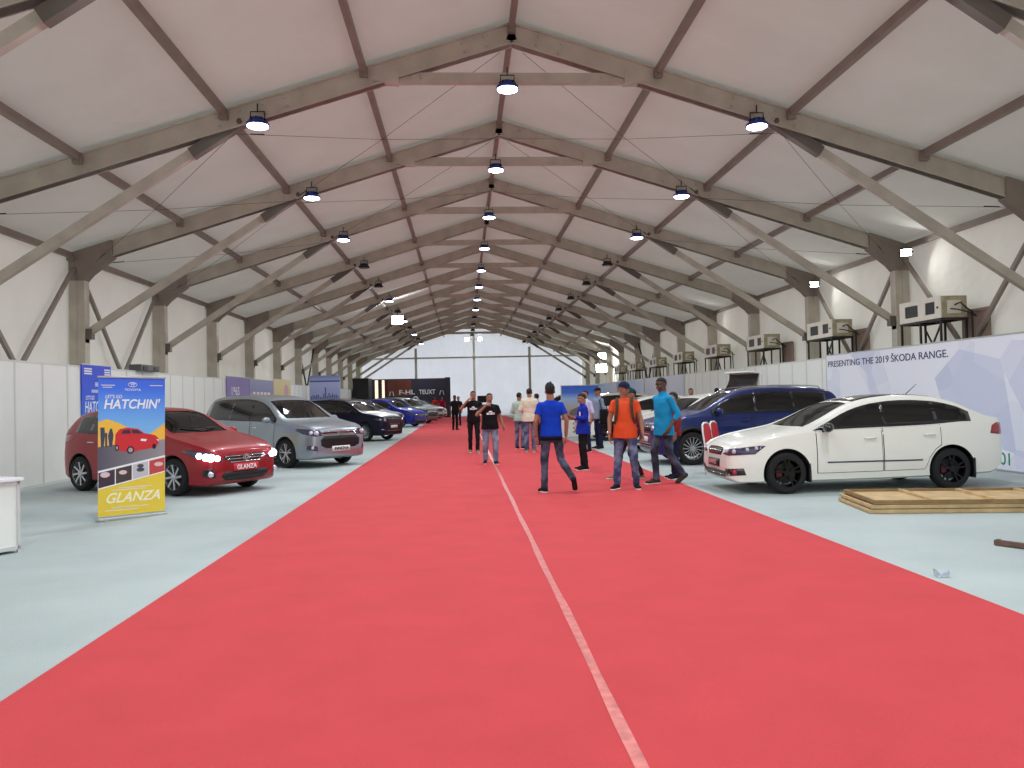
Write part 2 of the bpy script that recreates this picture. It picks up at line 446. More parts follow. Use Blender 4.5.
L_area = bpy.data.lights.new('lamp_light', 'AREA'); L_area.shape = 'DISK'; L_area.size = .34; L_area.energy = LAMP_W; L_area.color = (.86, .93, 1.0); L_area.spread = rad(165)
OFFS = {('l', 3), ('l', 4), ('l', 6), ('l', 8), ('l', 10)} | {('r', k) for k in range(3, 12)} | {('c', k) for k in (8, 9, 10, 11)}
KW = {-3: 'behind the viewer', -2: 'over the viewer', -1: 'under the nearest roof frame', 0: 'under the first wholly visible frame', 1: 'under the second visible frame', 2: 'under the third visible frame', 3: 'under the fourth visible frame', 4: 'under the fifth visible frame',
      5: 'under the sixth visible frame', 6: 'under the seventh visible frame', 7: 'under the eighth visible frame', 8: 'under the fourth frame from the gable', 9: 'under the third frame from the gable', 10: 'under the second frame from the gable', 11: 'under the last frame before the gable'}
for k in range(-3, 12):
    for side, x, z in (('l', -4.42, 6.36), ('c', -.1, 6.98), ('r', 4.36, 6.34)):
        on = (side, k) not in OFFS
        src = lamp_on if on else lamp_off
        first = (on and not u_on) or (not on and not u_off)
        o = src if first else copy_tree(src)
        if on: u_on = True
        else: u_off = True
        y = Y0 + k*BAY + (-.22 if side == 'c' else -.16)
        o.location = (x, y, z)
        tag(o, '%s hanging lamp of the %s row, %s' % ('lit blue-flared' if on else 'unlit dark', {'l': 'left', 'c': 'middle', 'r': 'right'}[side], KW[k]), 'lamp', 'high-bay lamps hanging from the roof frames')
        if on:
            lo = bpy.data.objects.new('lamp_light', L_area); C.objects.link(lo); lo.parent = o; lo.location = (0, 0, -.09)
# floodlights on the columns
M_flood = mat('flood_white', (250, 250, 240), emit=35.0)
def flood(x, y, z, yaw, tilt, lb, sz=.16, watt=60, arm=None):
    t = empty('flood_light', lb, 'flood light', 'flood lights fixed to the columns', (x, y, z), yaw)
    bm = bmesh.new(); box(bm, -sz, sz, -.05, .06, -sz*.75, sz*.75, .012)
    for i in range(5): box(bm, -sz+.03+i*sz*.4, -sz+.045+i*sz*.4, .06, .10, -sz*.6, sz*.6)
    hh = finish('flood_housing', bm, M_housd, t, rot=(tilt, 0, 0))
    bm = bmesh.new(); box(bm, -sz+.02, sz-.02, -.056, -.045, -sz*.75+.02, sz*.75-.02); finish('flood_lens', bm, M_flood, hh)
    bm = bmesh.new(); tube(bm, [(-sz-.02, 0, 0), (-sz-.02, .12, .0), (sz+.02, .12, 0), (sz+.02, 0, 0)], .012, 6); tube(bm, [(0, .12, 0), (0, .3, .05)], .02, 6); finish('flood_yoke', bm, M_housd, t)
    if arm:
        Ri = Matrix.Rotation(-yaw, 3, 'Z'); bm = bmesh.new(); tube(bm, [(0, .12, 0), Vector((0, .12, 0))*.3 + (Ri @ Vector(arm))], .022, 6); finish('flood_arm', bm, M_dark, t)
    l = bpy.data.lights.new('flood_glow', 'AREA'); l.shape = 'RECTANGLE'; l.size = sz*1.8; l.size_y = sz*1.3; l.energy = watt; l.color = (.95, .98, 1)
    lo = bpy.data.objects.new('flood_glow', l); C.objects.link(lo); lo.parent = hh; lo.location = (0, -.07, 0); lo.rotation_euler = (-PI/2, 0, 0)
flood(9.56, Y0+BAY-.75, 4.79, rad(-25), rad(25), 'lit flood light on the column above the nearest air conditioner', .13, 9, (.2, .66, 0))
flood(9.56, Y0+2*BAY-.75, 4.75, rad(-25), rad(25), 'lit flood light on the column above the second air conditioner', .13, 9, (.2, .66, 0))
flood(9.42, Y0+4*BAY-.35, 4.76, rad(-25), rad(25), 'lit flood light on the right wall above the fourth air conditioner', .11, 7, (.25, .25, 0))
flood(-4.4, Y0+6*BAY-.85, 5.85, rad(12), rad(18), 'glaring flood light hanging high above the left car row', .30, 90, (0, .8, .75))
flood(9.3, Y0+9*BAY-.3, 4.5, rad(-18), rad(10), 'upper glaring flood light near the far end of the right wall', .3, 50, (.35, .3, .1))
flood(9.25, Y0+9*BAY-.3, 3.6, rad(-18), rad(10), 'lower glaring flood light near the far end of the right wall', .4, 50, (.4, .3, .1))
flood(-.5, YE-.62, 7.0, 0, rad(20), 'left of two warm flood lights high on the gable post', .22, 40, (.52, .4, 0))
flood(.7, YE-.62, 7.0, 0, rad(20), 'right of two warm flood lights high on the gable post', .22, 40, (-.52, .4, 0))

# ---------------------------------------------------------------- red carpet and tape
def carpet_mat():
    m = mat('red_carpet_pile', (202, 71, 75), .9, spec=.25, var=.05, vscale=2.0, bump=.4, bscale=140)
    return m
bm = bmesh.new()
box(bm, -3.43, -.29, YB+.3, 71.3, 0, .006); box(bm, -.285, 2.73, YB+.3, 71.3, 0, .0065)
tag(finish('red_carpet', bm, carpet_mat()), 'long red carpet running down the middle of the hall', 'carpet')
M_tape = mat('clear_tape', (212, 118, 112), .35, var=.25, vscale=14)
bm = bmesh.new(); ys = [YB+.4+i*.7 for i in range(112)]; pr = None
for i, y in enumerate(ys):
    w = .028 + .004*math.sin(i*2.1); xx = -.288 + .004*math.sin(i*1.3)
    a = [bm.verts.new((xx-w, y, .0078)), bm.verts.new((xx+w, y, .0078))]
    if pr: bm.faces.new((pr[0], pr[1], a[1], a[0]))
    pr = a
r = bmesh.ops.extrude_face_region(bm, geom=bm.faces[:]); bmesh.ops.translate(bm, verts=[v for v in r['geom'] if isinstance(v, bmesh.types.BMVert)], vec=(0, 0, .001))
tag(finish('seam_tape', bm, M_tape), 'shiny tape strip covering the seam along the red carpet', 'tape')

# ---------------------------------------------------------------- exhibition wall panels
def make_panel():
    t = empty('exhibition_panel')
    bm = bmesh.new(); box(bm, -.012, .012, -.478, .478, .05, 2.40); finish('panel_board', bm, M_white, t)
    bm = bmesh.new(); box(bm, -.022, .022, -.5, -.478, 0, 2.44); box(bm, -.022, .022, .478, .5, 0, 2.44); box(bm, -.018, .018, -.478, .478, 2.40, 2.44); box(bm, -.018, .018, -.478, .478, .0, .05)
    finish('panel_frame', bm, mat('panel_post', (218, 219, 212), .45), t)
    return t
pp = make_panel(); first = True
XL, XR = -9.3, 8.85
for s, x, y0, y1, lb in ((-1, XL, 4.5, 62, 'plain white exhibition panel in the row along the left wall'), (1, XR, 2.5, 62, 'plain white exhibition panel in the row along the right wall')):
    y = y0
    while y < y1:
        if first: o = pp; first = False
        else: o = copy_tree(pp)
        o.location = (x, y+.5, 0)
        tag(o, lb, 'wall panel', 'white exhibition panels along the %s wall' % ('left' if s < 0 else 'right'))
        y += 1.002
# ---------------------------------------------------------------- air conditioners on stands along the right wall
M_ac = mat('ac_casing', (224, 220, 204), .5, var=.05, vscale=5)
M_acs = mat('ac_side_galvanised', (176, 168, 140), .5, .3, var=.18, vscale=9)
def make_ac():
    t = empty('air_conditioner')
    bm = bmesh.new(); X0, X1, L, z0, z1 = 0, .58, .8, 3.04, 3.50
    box(bm, X0+.02, X1, -L, L, z0, z1, .01)
    finish('unit_body', bm, M_acs, t)
    # front sheet with two duct openings: four rails and a middle web
    bm = bmesh.new()
    box(bm, 0, .02, -L, L, z1-.1, z1+.005); box(bm, 0, .02, -L, L, z0-.005, z0+.1)
    for a, b in ((-L, -.58), (-.06, .22), (.58, L)): box(bm, 0, .02, -b, -a, z0+.1, z1-.1)
    f = finish('front_panel', bm, M_ac, t)
    for a, b in ((-.58, -.06), (.22, .58)):
        bm = bmesh.new()
        for k in range(4): box(bm, .012, .0165, -b, -a, z0+.13+k*.06, z0+.145+k*.06)
        box(bm, .016, .0199, -b, -a, z0+.1, z1-.1)
        finish('duct_grille', bm, M_black, f)
    bm = bmesh.new(); box(bm, -.012, .0, -.72, -.66, 3.24, 3.28); finish('badge', bm, M_dark, f)
    bm = bmesh.new(); box(bm, .14, .44, -L-.02, -L, 3.12, 3.4, .005); finish('service_cover', bm, M_ac, t)
    bm = bmesh.new(); tube(bm, [(.3, -L-.02, 3.3), (.36, -L-.12, 3.34), (.5, -L-.14, 3.2), (.62, -L-.1, 3.16), (.62, -L-.1, 2.9), (.66, -L-.05, 2.4)], .018, 6)
    tube(bm, [(.2, -L-.02, 3.22), (.3, -L-.09, 3.2), (.56, -L-.16, 3.12), (.7, -L-.12, 3.05)], .014, 6); finish('pipe', bm, M_dark, t)
    return t
def make_stand():
    t = empty('unit_stand'); L = .78
    bm = bmesh.new()
    for yy in (-L, L): box(bm, 0, .6, yy-.02, yy+.02, 2.985, 3.03)
    for xx in (.0, .56): box(bm, xx, xx+.04, -L, L, 2.985, 3.03)
    for yy in (-.3, .3): box(bm, 0, .6, yy-.02, yy+.02, 2.985, 3.03)
    finish('top_frame', bm, M_dark, t)
    for xx in (.02, .58):
        for yy in (-.76, 0.0, .76):
            bm = bmesh.new(); box(bm, xx-.02, xx+.02, yy-.02, yy+.02, 0, 2.985); box(bm, xx-.05, xx+.05, yy-.05, yy+.05, 0, .01); finish('leg', bm, M_dark, t)
    bm = bmesh.new(); beam(bm, (.02, -.76, 2.9), (.02, 0, 1.9), .03, .03, up=(1, 0, 0)); beam(bm, (.58, .76, 2.9), (.58, 0, 1.9), .03, .03, up=(1, 0, 0)); finish('cross_brace', bm, M_dark, t)
    return t
aN = ['nearest', 'second nearest', 'third nearest', 'fourth nearest', 'fifth nearest', 'sixth nearest', 'seventh nearest', 'farthest']
ac0, st0 = make_ac(), make_stand()
for k in range(8):
    a, b = (ac0, st0) if k == 0 else (copy_tree(ac0), copy_tree(st0))
    y = 17.3 + 5.04*k
    a.location = (9.12, y-.05, 0); b.location = (9.12, y-.05, 0)
    tag(a, '%s cream ducted air conditioner on a tall stand along the right wall' % aN[k], 'air conditioner', 'air conditioners along the right wall')
    tag(b, 'dark tall steel stand under the %s air conditioner' % aN[k], 'stand', 'air conditioner stands along the right wall')
M_ply = mat('brown_board', (142, 122, 110), .7, var=.15, vscale=5)
for k in range(3):
    bm = bmesh.new(); box(bm, 9.925, 9.985, 16.1+5*k, 17.0+5*k, 2.35, 3.2, .004); box(bm, 9.91, 9.925, 16.05+5*k, 17.05+5*k, 3.16, 3.22); box(bm, 9.91, 9.925, 16.05+5*k, 17.05+5*k, 2.33, 2.39)
    tag(finish('duct_board', bm, M_ply), 'brown board on the tent wall behind the %s air conditioner' % aN[k], 'board', 'brown boards behind the air conditioners')

# ---------------------------------------------------------------- big lilac sign wall on the right
def facet_mat():
    m = bpy.data.materials.new('faceted_print'); m.use_nodes = True; nt = m.node_tree; b = nt.nodes['Principled BSDF']; b.inputs['Roughness'].default_value = .6
    tc = nt.nodes.new('ShaderNodeTexCoord'); mp = nt.nodes.new('ShaderNodeMapping'); mp.inputs['Scale'].default_value = (0, .8, 1.0); mp.inputs['Rotation'].default_value = (.5, 0, 0)
    v = nt.nodes.new('ShaderNodeTexVoronoi'); v.inputs['Scale'].default_value = .62
    v2 = nt.nodes.new('ShaderNodeTexVoronoi'); v2.inputs['Scale'].default_value = 1.1
    r = nt.nodes.new('ShaderNodeValToRGB'); sp = nt.nodes.new('ShaderNodeSeparateColor'); sp2 = nt.nodes.new('ShaderNodeSeparateColor'); ad = nt.nodes.new('ShaderNodeMath'); ad.operation = 'ADD'
    nt.links.new(tc.outputs['Object'], mp.inputs[0])
    for q, s_ in ((v, sp), (v2, sp2)): nt.links.new(mp.outputs[0], q.inputs['Vector']); nt.links.new(q.outputs['Color'], s_.inputs[0])
    ml = nt.nodes.new('ShaderNodeMath'); ml.operation = 'MULTIPLY'; ml.inputs[1].default_value = .5; nt.links.new(sp2.outputs[1], ml.inputs[0])
    nt.links.new(sp.outputs[0], ad.inputs[0]); nt.links.new(ml.outputs[0], ad.inputs[1])
    e = r.color_ramp.elements; e[0].position = .1; e[0].color = s2l((200, 205, 228)) + (1,); e[1].position = 1.3/1.5; e[1].color = s2l((238, 239, 247)) + (1,)
    e = r.color_ramp.elements.new(.5); e.color = s2l((216, 219, 236)) + (1,)
    nt.links.new(ad.outputs[0], r.inputs[0]); nt.links.new(r.outputs[0], b.inputs['Base Color'])
    return m
M_facet = facet_mat()
sg = empty('backdrop_sign', 'long pale lilac faceted sign wall with dark lettering beside the white car', 'sign', loc=(8.80, 12, 0))
bm = bmesh.new(); box(bm, -.015, .015, -9.5, 9.15, .04, 2.47); finish('printed_board', bm, M_facet, sg)
bm = bmesh.new(); box(bm, -.02, .02, -9.5, 9.15, 2.47, 2.50); box(bm, -.02, .02, -9.5, 9.15, 0, .04); box(bm, -.02, .02, 9.15, 9.18, 0, 2.5); finish('sign_frame', bm, M_alu, sg)
text('lettering', 'PRESENTING THE 2019 ŠKODA RANGE.', .155, M_navytxt, sg, frame((-.018, 9.05, 2.17), (0, -1, 0), (0, 0, 1)), width=5.35, bold=.006)
text('green_numerals', '2001', .22, mat('green_print', (40, 140, 84), .5), sg, frame((-.018, 2.55, .13), (0, -1, 0), (0, 0, 1)), width=.60, bold=.006)

# ---------------------------------------------------------------- posters
def poster(nm, lb, x, y0, y1, z0, z1, m, cat='poster', s=-1, group=None):
    """flat board facing the aisle; s=-1 left wall (faces +X), s=1 right wall (faces -X)"""
    t = empty(nm, lb, cat, group, (x, (y0+y1)/2, 0)); w = (y1-y0)/2
    bm = bmesh.new(); box(bm, -.012, .012, -w, w, z0, z1); finish('printed_sheet', bm, m, t)
    bm = bmesh.new(); box(bm, -.015, .015, -w-.02, w+.02, z1, z1+.02); box(bm, -.015, .015, -w-.02, w+.02, z0-.02, z0); finish('hanging_rail', bm, M_alu, t)
    return t, w
M_blue = gmat('blue_sky_print', [(0, (70, 140, 235)), (.5, (40, 90, 225)), (1, (50, 70, 215))], 'Z', 1.0, 2.5)
M_yel = mat('yellow_print', (236, 206, 66), .5)
M_yel2 = mat('ochre_print', (240, 190, 70), .5)
t, w = poster('wall_poster', 'blue poster on the left wall panels behind the red hatchback', -9.262, 18.1, 19.55, .35, 2.47, M_blue)
F = lambda y, z: frame((.014, y, z), (0, 1, 0), (0, 0, 1))
text('lettering', "HATCHIN'", .24, M_txtw, t, F(-.60, 1.42), width=1.2, bold=.015, shear=.15)
text('small_lettering', "LET'S GO", .09, M_txtw, t, F(-.56, 1.70), width=.42, bold=.01, shear=.15)
bm = bmesh.new()
for (a, b, c, d) in ((-.62, -.25, 2.26, 2.42), (.38, .68, 2.26, 2.42), (-.1, .12, 2.0, 2.1), (-.28, .3, 1.86, 1.93)):
    for k in range(3):
        box(bm, .013, .015, a, b, c+(d-c)*k/3, c+(d-c)*(k/3+.2))
finish('small_print', bm, M_txtw, t)
bm = bmesh.new(); poly(bm, [(.0125, -.72, .4), (.0125, .72, .4), (.0125, .72, 1.2), (.0125, .2, 1.32), (.0125, -.72, 1.26)], .002, (1, 0, 0)); finish('hill_print', bm, M_yel2, t)
t, w = poster('wall_poster', 'purple poster with white figures, left of the tan one on the left wall', -9.262, 28.9, 31.9, .3, 2.52, gmat('purple_print', [(0, (150, 130, 190)), (1, (128, 104, 176))], 'Z', 1.2, 2.5))
text('lettering', '1965', .3, M_txtw, t, F(-.9, 1.86), width=1.0, bold=.01)
text('small_lettering', '1984', .2, M_txtw, t, F(-.6, 1.6), width=.8, bold=.01)
t, w = poster('wall_poster', 'mauve and salmon poster between the purple and yellow ones on the left wall', -9.262, 31.95, 35.9, .3, 2.50, gmat('mauve_print', [(0, (200, 150, 160)), (.45, (206, 150, 160)), (.6, (140, 140, 185)), (1, (150, 156, 190))], 'Z', 1.3, 2.5))
for k in range(5):
    bm = bmesh.new(); box(bm, .013, .015, -1.5+k*.6, -1.1+k*.6, 1.9, 2.0); finish('small_print', bm, M_txtw, t)
t, w = poster('wall_poster', 'pale yellow poster right of the mauve one on the left wall', -9.262, 35.95, 39.4, .3, 2.60, gmat('pale_yellow_print', [(0, (214, 196, 140)), (1, (222, 206, 150))], 'Z', 1.3, 2.5))
bm = bmesh.new(); ellipsoid(bm, (.013, .8, 2.1), (.003, .5, .3), 12); finish('pink_blot', bm, mat('pink_print', (206, 160, 160), .5), t)
# taller blue box sign
t = empty('light_box_sign', 'tall blue sign with a city skyline, standing by the far left wall panels', 'sign', loc=(-8.15, 42.6, 0), rz=rad(6))
bm = bmesh.new(); box(bm, -.78, .78, -.1, .1, 0, 2.92, .01); finish('sign_body', bm, gmat('city_print', [(0, (150, 160, 215)), (.55, (168, 178, 226)), (.8, (180, 190, 235)), (1, (130, 145, 200))], 'Z', 1.2, 2.9), t)
bm = bmesh.new()
rnd = random.Random(3)
for k in range(16):
    x = -.72 + k*.09; h = rnd.uniform(.08, .28) + (.45 if k == 8 else 0)
    box(bm, x, x+.06, -.104, -.1, 1.66, 1.72+h)
box(bm, -.76, .76, -.104, -.1, 2.58, 2.66)
finish('skyline_print', bm, mat('skyline_navy', (84, 94, 150), .5), t)
# projector box on top of the left panels
t = empty('projector_box', 'dark grey box sitting on top of the left wall panels', 'box', loc=(-9.3, 21.7, 2.44))
bm = bmesh.new(); box(bm, -.16, .16, -.62, .62, .0, .16, .02); finish('casing', bm, mat('grey_casing', (92, 92, 92), .5), t)
bm = bmesh.new(); box(bm, .158, .175, -.5, -.2, .03, .12, .005); box(bm, .158, .175, .2, .5, .03, .12, .005); finish('vent_plate', bm, M_black, t)

# ---------------------------------------------------------------- roll-up banner
bn = empty('rollup_banner', 'blue and yellow roll-up banner with a printed red hatchback, standing before the red hatchback', 'banner', loc=(-5.885, 11.10, 0), rz=math.atan2(.62, .64))
bn.rotation_euler = (0, rad(.9), math.atan2(.62, .64))
W_, Z0, Z1 = .92, .06, 1.93
bz = lambda f: Z1 - f*(Z1-Z0)
bx_ = lambda f: .01 + f*(W_-.02)
bm = bmesh.new(); box(bm, -.005, W_+.005, -.07, .07, 0, .05, .015); box(bm, .05, .12, -.16, .16, 0, .012, .004); box(bm, W_-.12, W_-.05, -.16, .16, 0, .012, .004); base = finish('base_cassette', bm, M_alu, bn)
bm = bmesh.new(); tube(bm, [(W_/2, .03, .04), (W_/2, .03, 1.92)], .012, 8); finish('support_pole', bm, M_alu, bn)
bm = bmesh.new(); box(bm, 0, W_, -.012, .014, 1.925, 1.95, .004); finish('top_rail', bm, M_alu, bn)
bm = bmesh.new(); box(bm, .01, W_-.01, -.0015, .0015, .05, 1.93)
sheet = finish('printed_sheet', bm, gmat('banner_sky', [(0, (120, 184, 238)), (.35, (96, 158, 238)), (.75, (60, 112, 228)), (1, (64, 100, 214))], 'Z', 1.25, 1.98), bn)
def fl(nm, shapes, m, off, par=sheet):
    for s in shapes:
        bm = bmesh.new(); poly(bm, [(bx_(u), -.0015-off*.0006, bz(v)) for u, v in s], .0005, (0, -1, 0)); finish(nm, bm, m, par)
def circ(u, v, ru, rv, n=14, a0=0): return [(u + ru*math.cos(2*PI*k/n+a0), v + rv*math.sin(2*PI*k/n+a0)) for k in range(n)]
fl('hill_print', [[(0, .32), (.12, .30), (.3, .33), (.55, .40), (.55, .5), (0, .52)], [(.75, .42), (1, .34), (1, .5), (.7, .5)]], M_yel2, 1)
fl('road_print', [[(0, .50), (.5, .47), (1, .46), (1, .62), (0, .70)]], gmat('road_grey', [(0, (84, 82, 96)), (1, (150, 146, 150))], 'X', 0, .86), 2)
fl('figure_print', [[(.03, .36), (.09, .36), (.1, .42), (.08, .5), (.04, .5)], [(.17, .37), (.2, .37), (.22, .42), (.2, .5), (.16, .5), (.14, .42)], [(.10, .40), (.13, .40), (.13, .5), (.10, .5)]], mat('figure_ink', (60, 66, 90), .6), 3)
fl('printed_car_body', [[(.24, .47), (.25, .41), (.31, .375), (.42, .365), (.58, .375), (.68, .41), (.84, .425), (.9, .45), (.9, .49), (.85, .52), (.6, .535), (.48, .55), (.3, .53), (.24, .51)]], mat('printed_red', (206, 44, 52), .5), 4)
fl('printed_car_glass', [[(.33, .41), (.36, .385), (.46, .38), (.48, .41)], [(.5, .41), (.48, .38), (.58, .385), (.66, .412)]], mat('printed_glass', (58, 50, 62), .4), 5)
fl('printed_wheel', [circ(.47, .53, .055, .028), circ(.27, .51, .03, .022), circ(.83, .51, .03, .02)], M_black, 5)
fl('printed_hub', [circ(.47, .53, .035, .018, 8), circ(.27, .51, .016, .012, 8)], M_alu, 6)
fl('printed_lamp', [[(.63, .45), (.72, .455), (.7, .47), (.62, .465)], [(.86, .455), (.9, .46), (.9, .475)]], M_txtw, 6)
fl('yellow_field', [[(0, .80), (1, .70), (1, 1.0), (0, 1.0)]], M_yel, 4)
fl('white_band', [[(0, .67), (1, .58), (1, .705), (0, .805)]], M_txtw, 5)
cols = [((66, 48, 60)), ((70, 62, 58)), ((196, 196, 200)), ((196, 74, 70))]
for i in range(4):
    a, b = .005+i*.25, .245+i*.25 - (.005 if i < 3 else 0)
    yt = lambda u: .685 - .09*u; yb = lambda u: .795 - .097*u
    fl('photo_print', [[(a, yt(a)), (b, yt(b)), (b, yb(b)), (a, yb(a))]], mat('photo_ink_%s' % 'abcd'[i], cols[i], .5), 6)
fl('photo_detail', [circ(.10, .70, .07, .02), circ(.36, .69, .06, .016), circ(.90, .645, .07, .016)], mat('photo_light', (222, 196, 200), .5), 7)
fl('photo_dark_detail', [circ(.62, .65, .05, .014), circ(.62, .678, .06, .016)], mat('photo_dark', (74, 74, 88), .5), 8)
fw = lambda u, v: frame((bx_(u), -.0055, bz(v)), (1, 0, 0), (0, 0, 1))
text('lettering', "HATCHIN'", .125, M_txtw, sheet, fw(.08, .225), width=.76, bold=.02, shear=.2, ext=.0008)
text('small_lettering', "LET'S GO", .045, M_txtw, sheet, fw(.10, .15), width=.22, bold=.015, shear=.2, ext=.0008)
text('model_lettering', "GLANZA", .13, mat('cream_print', (250, 244, 206), .5), sheet, fw(.12, .905), width=.72, bold=.02, shear=.35, ext=.0008)
text('maker_lettering', "TOYOTA", .03, M_txtw, sheet, fw(.38, .095), width=.22, bold=.01, ext=.0008)
bm = bmesh.new()
for (cx_, cz_, a_, b_) in ((.5, .05, .058, .030), (.5, .042, .036, .012), (.5, .052, .016, .026)):
    pts = [(bx_(cx_)+a_*math.cos(2*PI*k/20), -.0055, bz(cz_)+b_*math.sin(2*PI*k/20)) for k in range(21)]
    tube(bm, pts, .0035, 5)
finish('emblem', bm, M_txtw, sheet)
bm = bmesh.new()
for (a, b, v) in ((.04, .24, .055), (.06, .2, .07), (.76, .96, .055), (.3, .8, .80), (.2, .7, .815), (.2, .75, .94), (.1, .6, .96)):
    box(bm, bx_(a), bx_(b), -.0045, -.004, bz(v)-.006, bz(v)+.004)
finish('small_print', bm, mat('faint_print', (226, 224, 214), .5), sheet)

# ---------------------------------------------------------------- white counter, plywood ramps, plank, scrap, chairs
ct = empty('reception_counter', 'white laminate counter at the left edge in front of the wall panels', 'counter', loc=(-5.745, 8.98, 0), rz=rad(-118))
bm = bmesh.new(); box(bm, .02, 1.38, -.96, -.02, .05, .74); cb = finish('counter_body', bm, M_white, ct)
bm = bmesh.new()
for xx in (0, 1.37):
    for yy in (-.98, -.03): box(bm, xx, xx+.03, yy, yy+.03, 0, .76)
box(bm, 0, 1.4, -.03, 0, .03, .07); box(bm, 0, .03, -.98, 0, .03, .07); box(bm, 0, 1.4, -.03, 0, .72, .76); box(bm, 0, .03, -.98, 0, .72, .76); finish('counter_frame', bm, mat('counter_rail', (214, 216, 214), .4, .2), ct)
bm = bmesh.new(); box(bm, -.03, 1.43, -1.01, .03, .76, .795, .008); finish('counter_top', bm, mat('counter_top_white', (236, 232, 236), .35), ct)
M_wood = mat('pale_plywood', (196, 168, 122), .7, var=.18, vscale=6, bump=.2)
M_wood2 = mat('dark_edge_wood', (146, 116, 76), .75, var=.2, vscale=8)
def deck(lb, z, dx, ribs, rz):
    t = empty('wooden_deck', lb, 'wooden panel', 'stacked wooden deck panels', (4.0+dx, 9.74, z), rad(-8.5)+rz)
    bm = bmesh.new(); box(bm, .012, 2.99, .012, 1.208, .0, .018); finish('plywood_sheet', bm, M_wood, t)
    bm = bmesh.new()
    box(bm, 0, 3.0, 0, .03, .010, .052); box(bm, 0, 3.0, 1.19, 1.22, .018, .052); box(bm, 0, .03, .03, 1.19, .018, .052); box(bm, 2.97, 3.0, .03, 1.19, .018, .052)
    finish('edge_batten', bm, M_wood2 if ribs else M_wood, t)
    for x in (.75, 1.5, 2.25):
        bm = bmesh.new(); box(bm, x-.03, x+.03, .03, 1.19, .018, .05); finish('rib', bm, M_wood, t)
deck('wooden deck panel at the bottom of the stack by the white car', .0, 0, 0, 0)
deck('wooden deck panel in the middle of the stack by the white car', .057, .03, 0, rad(.4))
deck('wooden deck panel with open ribs on top of the stack by the white car', .114, .07, 1, rad(-.3))
bm = bmesh.new(); M = Matrix.Rotation(rad(-72), 4, 'Z')
box(bm, 0, 1.3, -.025, .025, 0, .05, .006); box(bm, .02, .05, -.02, .02, .05, .056)
for v in bm.verts: v.co.z += .004*math.sin(v.co.x*5)
o = finish('wooden_batten', bm, mat('old_dark_wood', (104, 80, 68), .8, var=.25, vscale=12), loc=(4.14, 7.58, .006), rot=(0, 0, rad(-60)))
tag(o, 'short dark wooden batten lying on the grey floor at the right edge', 'batten')
bm = bmesh.new()
for i in range(5):
    for j in range(5): bm.verts.new((i*.025, j*.02, .015+.05*noise.noise(Vector((i*.9, j*.9, 3)))**2*10*.6 + .02*((i*j) % 2)))
bm.verts.ensure_lookup_table()
for i in range(4):
    for j in range(4): bm.faces.new([bm.verts[i*5+j], bm.verts[(i+1)*5+j], bm.verts[(i+1)*5+j+1], bm.verts[i*5+j+1]])
lo_ = min(v.co.z for v in bm.verts)
for v in bm.verts: v.co.z -= lo_ - .002
o = finish('plastic_scrap', bm, mat('clear_plastic_scrap', (168, 178, 190), .25), loc=(2.82, 6.34, 0)); tag(o, 'crumpled clear plastic scrap on the floor beside the right carpet edge', 'scrap')
md = o.modifiers.new('s', 'SOLIDIFY'); md.thickness = .001
M_redp = mat('red_chair_plastic', (206, 44, 52), .4)
def red_chair(x, y, rz, lb):
    t = empty('event_chair', lb, 'chair', 'red chairs behind the white car', (x, y, 0), rz)
    bm = bmesh.new(); vs = box(bm, -.2, .2, -.2, .2, .42, .47, .02); finish('seat', bm, M_redp, t)
    bm = bmesh.new(); poly(bm, [(-.19, -.2, .47), (.19, -.2, .47), (.20, -.24, .80), (.16, -.26, .93), (.08, -.265, .96), (-.08, -.265, .96), (-.16, -.26, .93), (-.20, -.24, .80)], .03, (0, 1, .1)); bk = finish('backrest', bm, M_redp, t)
    bm = bmesh.new(); tube(bm, [(.19, -.19, .5), (.205, -.23, .80), (.165, -.25, .94), (.08, -.255, .975), (-.08, -.255, .975), (-.165, -.25, .94), (-.205, -.23, .80), (-.19, -.19, .5)], .018, 8); finish('white_piping', bm, M_white, bk)
    for sx in (-1, 1):
        for sy in (-1, 1):
            bm = bmesh.new(); tube(bm, [(sx*.17, sy*.17, .42), (sx*.2, sy*.2, 0)], .014, 8); finish('leg', bm, M_alu, t)
red_chair(3.84, 15.1, rad(233), 'left one of two red chairs with white piping behind the white car bonnet')
red_chair(4.18, 15.72, rad(233), 'right one of two red chairs with white piping behind the white car bonnet')

# ---------------------------------------------------------------- far end booths
M_bd = mat('dark_booth_print', (52, 52, 70), .5, var=.15, vscale=.7)
bd = empty('booth_backdrop', 'dark display backdrop with white lettering at the far left end', 'backdrop', loc=(-5.5, 70.0, 0))
bm = bmesh.new(); box(bm, -3.4, 3.4, 0, .3, 0, 3.4, .02); box(bm, 3.0, 3.45, -.5, .32, 0, 3.45, .02); finish('backdrop_panel', bm, M_bd, bd)
bm = bmesh.new(); box(bm, -1.95, .1, -.02, 0, 1.9, 3.3); finish('rust_panel', bm, mat('rust_print', (120, 62, 50), .5, var=.2, vscale=1), bd)
bm = bmesh.new(); box(bm, -3.0, -2.75, -.06, 0, 1.2, 3.3); box(bm, -2.4, -2.2, -.06, 0, 1.2, 3.3); finish('light_strip', bm, mat('warm_lit_strip', (255, 214, 180), emit=1.2), bd)
text('lettering', 'F-HL', .38, M_txtw, bd, frame((-.95, -.03, 2.05), (1, 0, 0), (0, 0, 1)), width=1.35, bold=.02)
text('lettering', 'TEUXT', .38, M_txtw, bd, frame((.75, -.03, 2.05), (1, 0, 0), (0, 0, 1)), width=1.4, bold=.02)
bm = bmesh.new(); tube(bm, [(.45+.2*math.cos(2*PI*k/16), -.04, 1.62+.2*math.sin(2*PI*k/16)) for k in range(17)], .055, 6); finish('ring_emblem', bm, M_txtw, bd)
bm = bmesh.new()
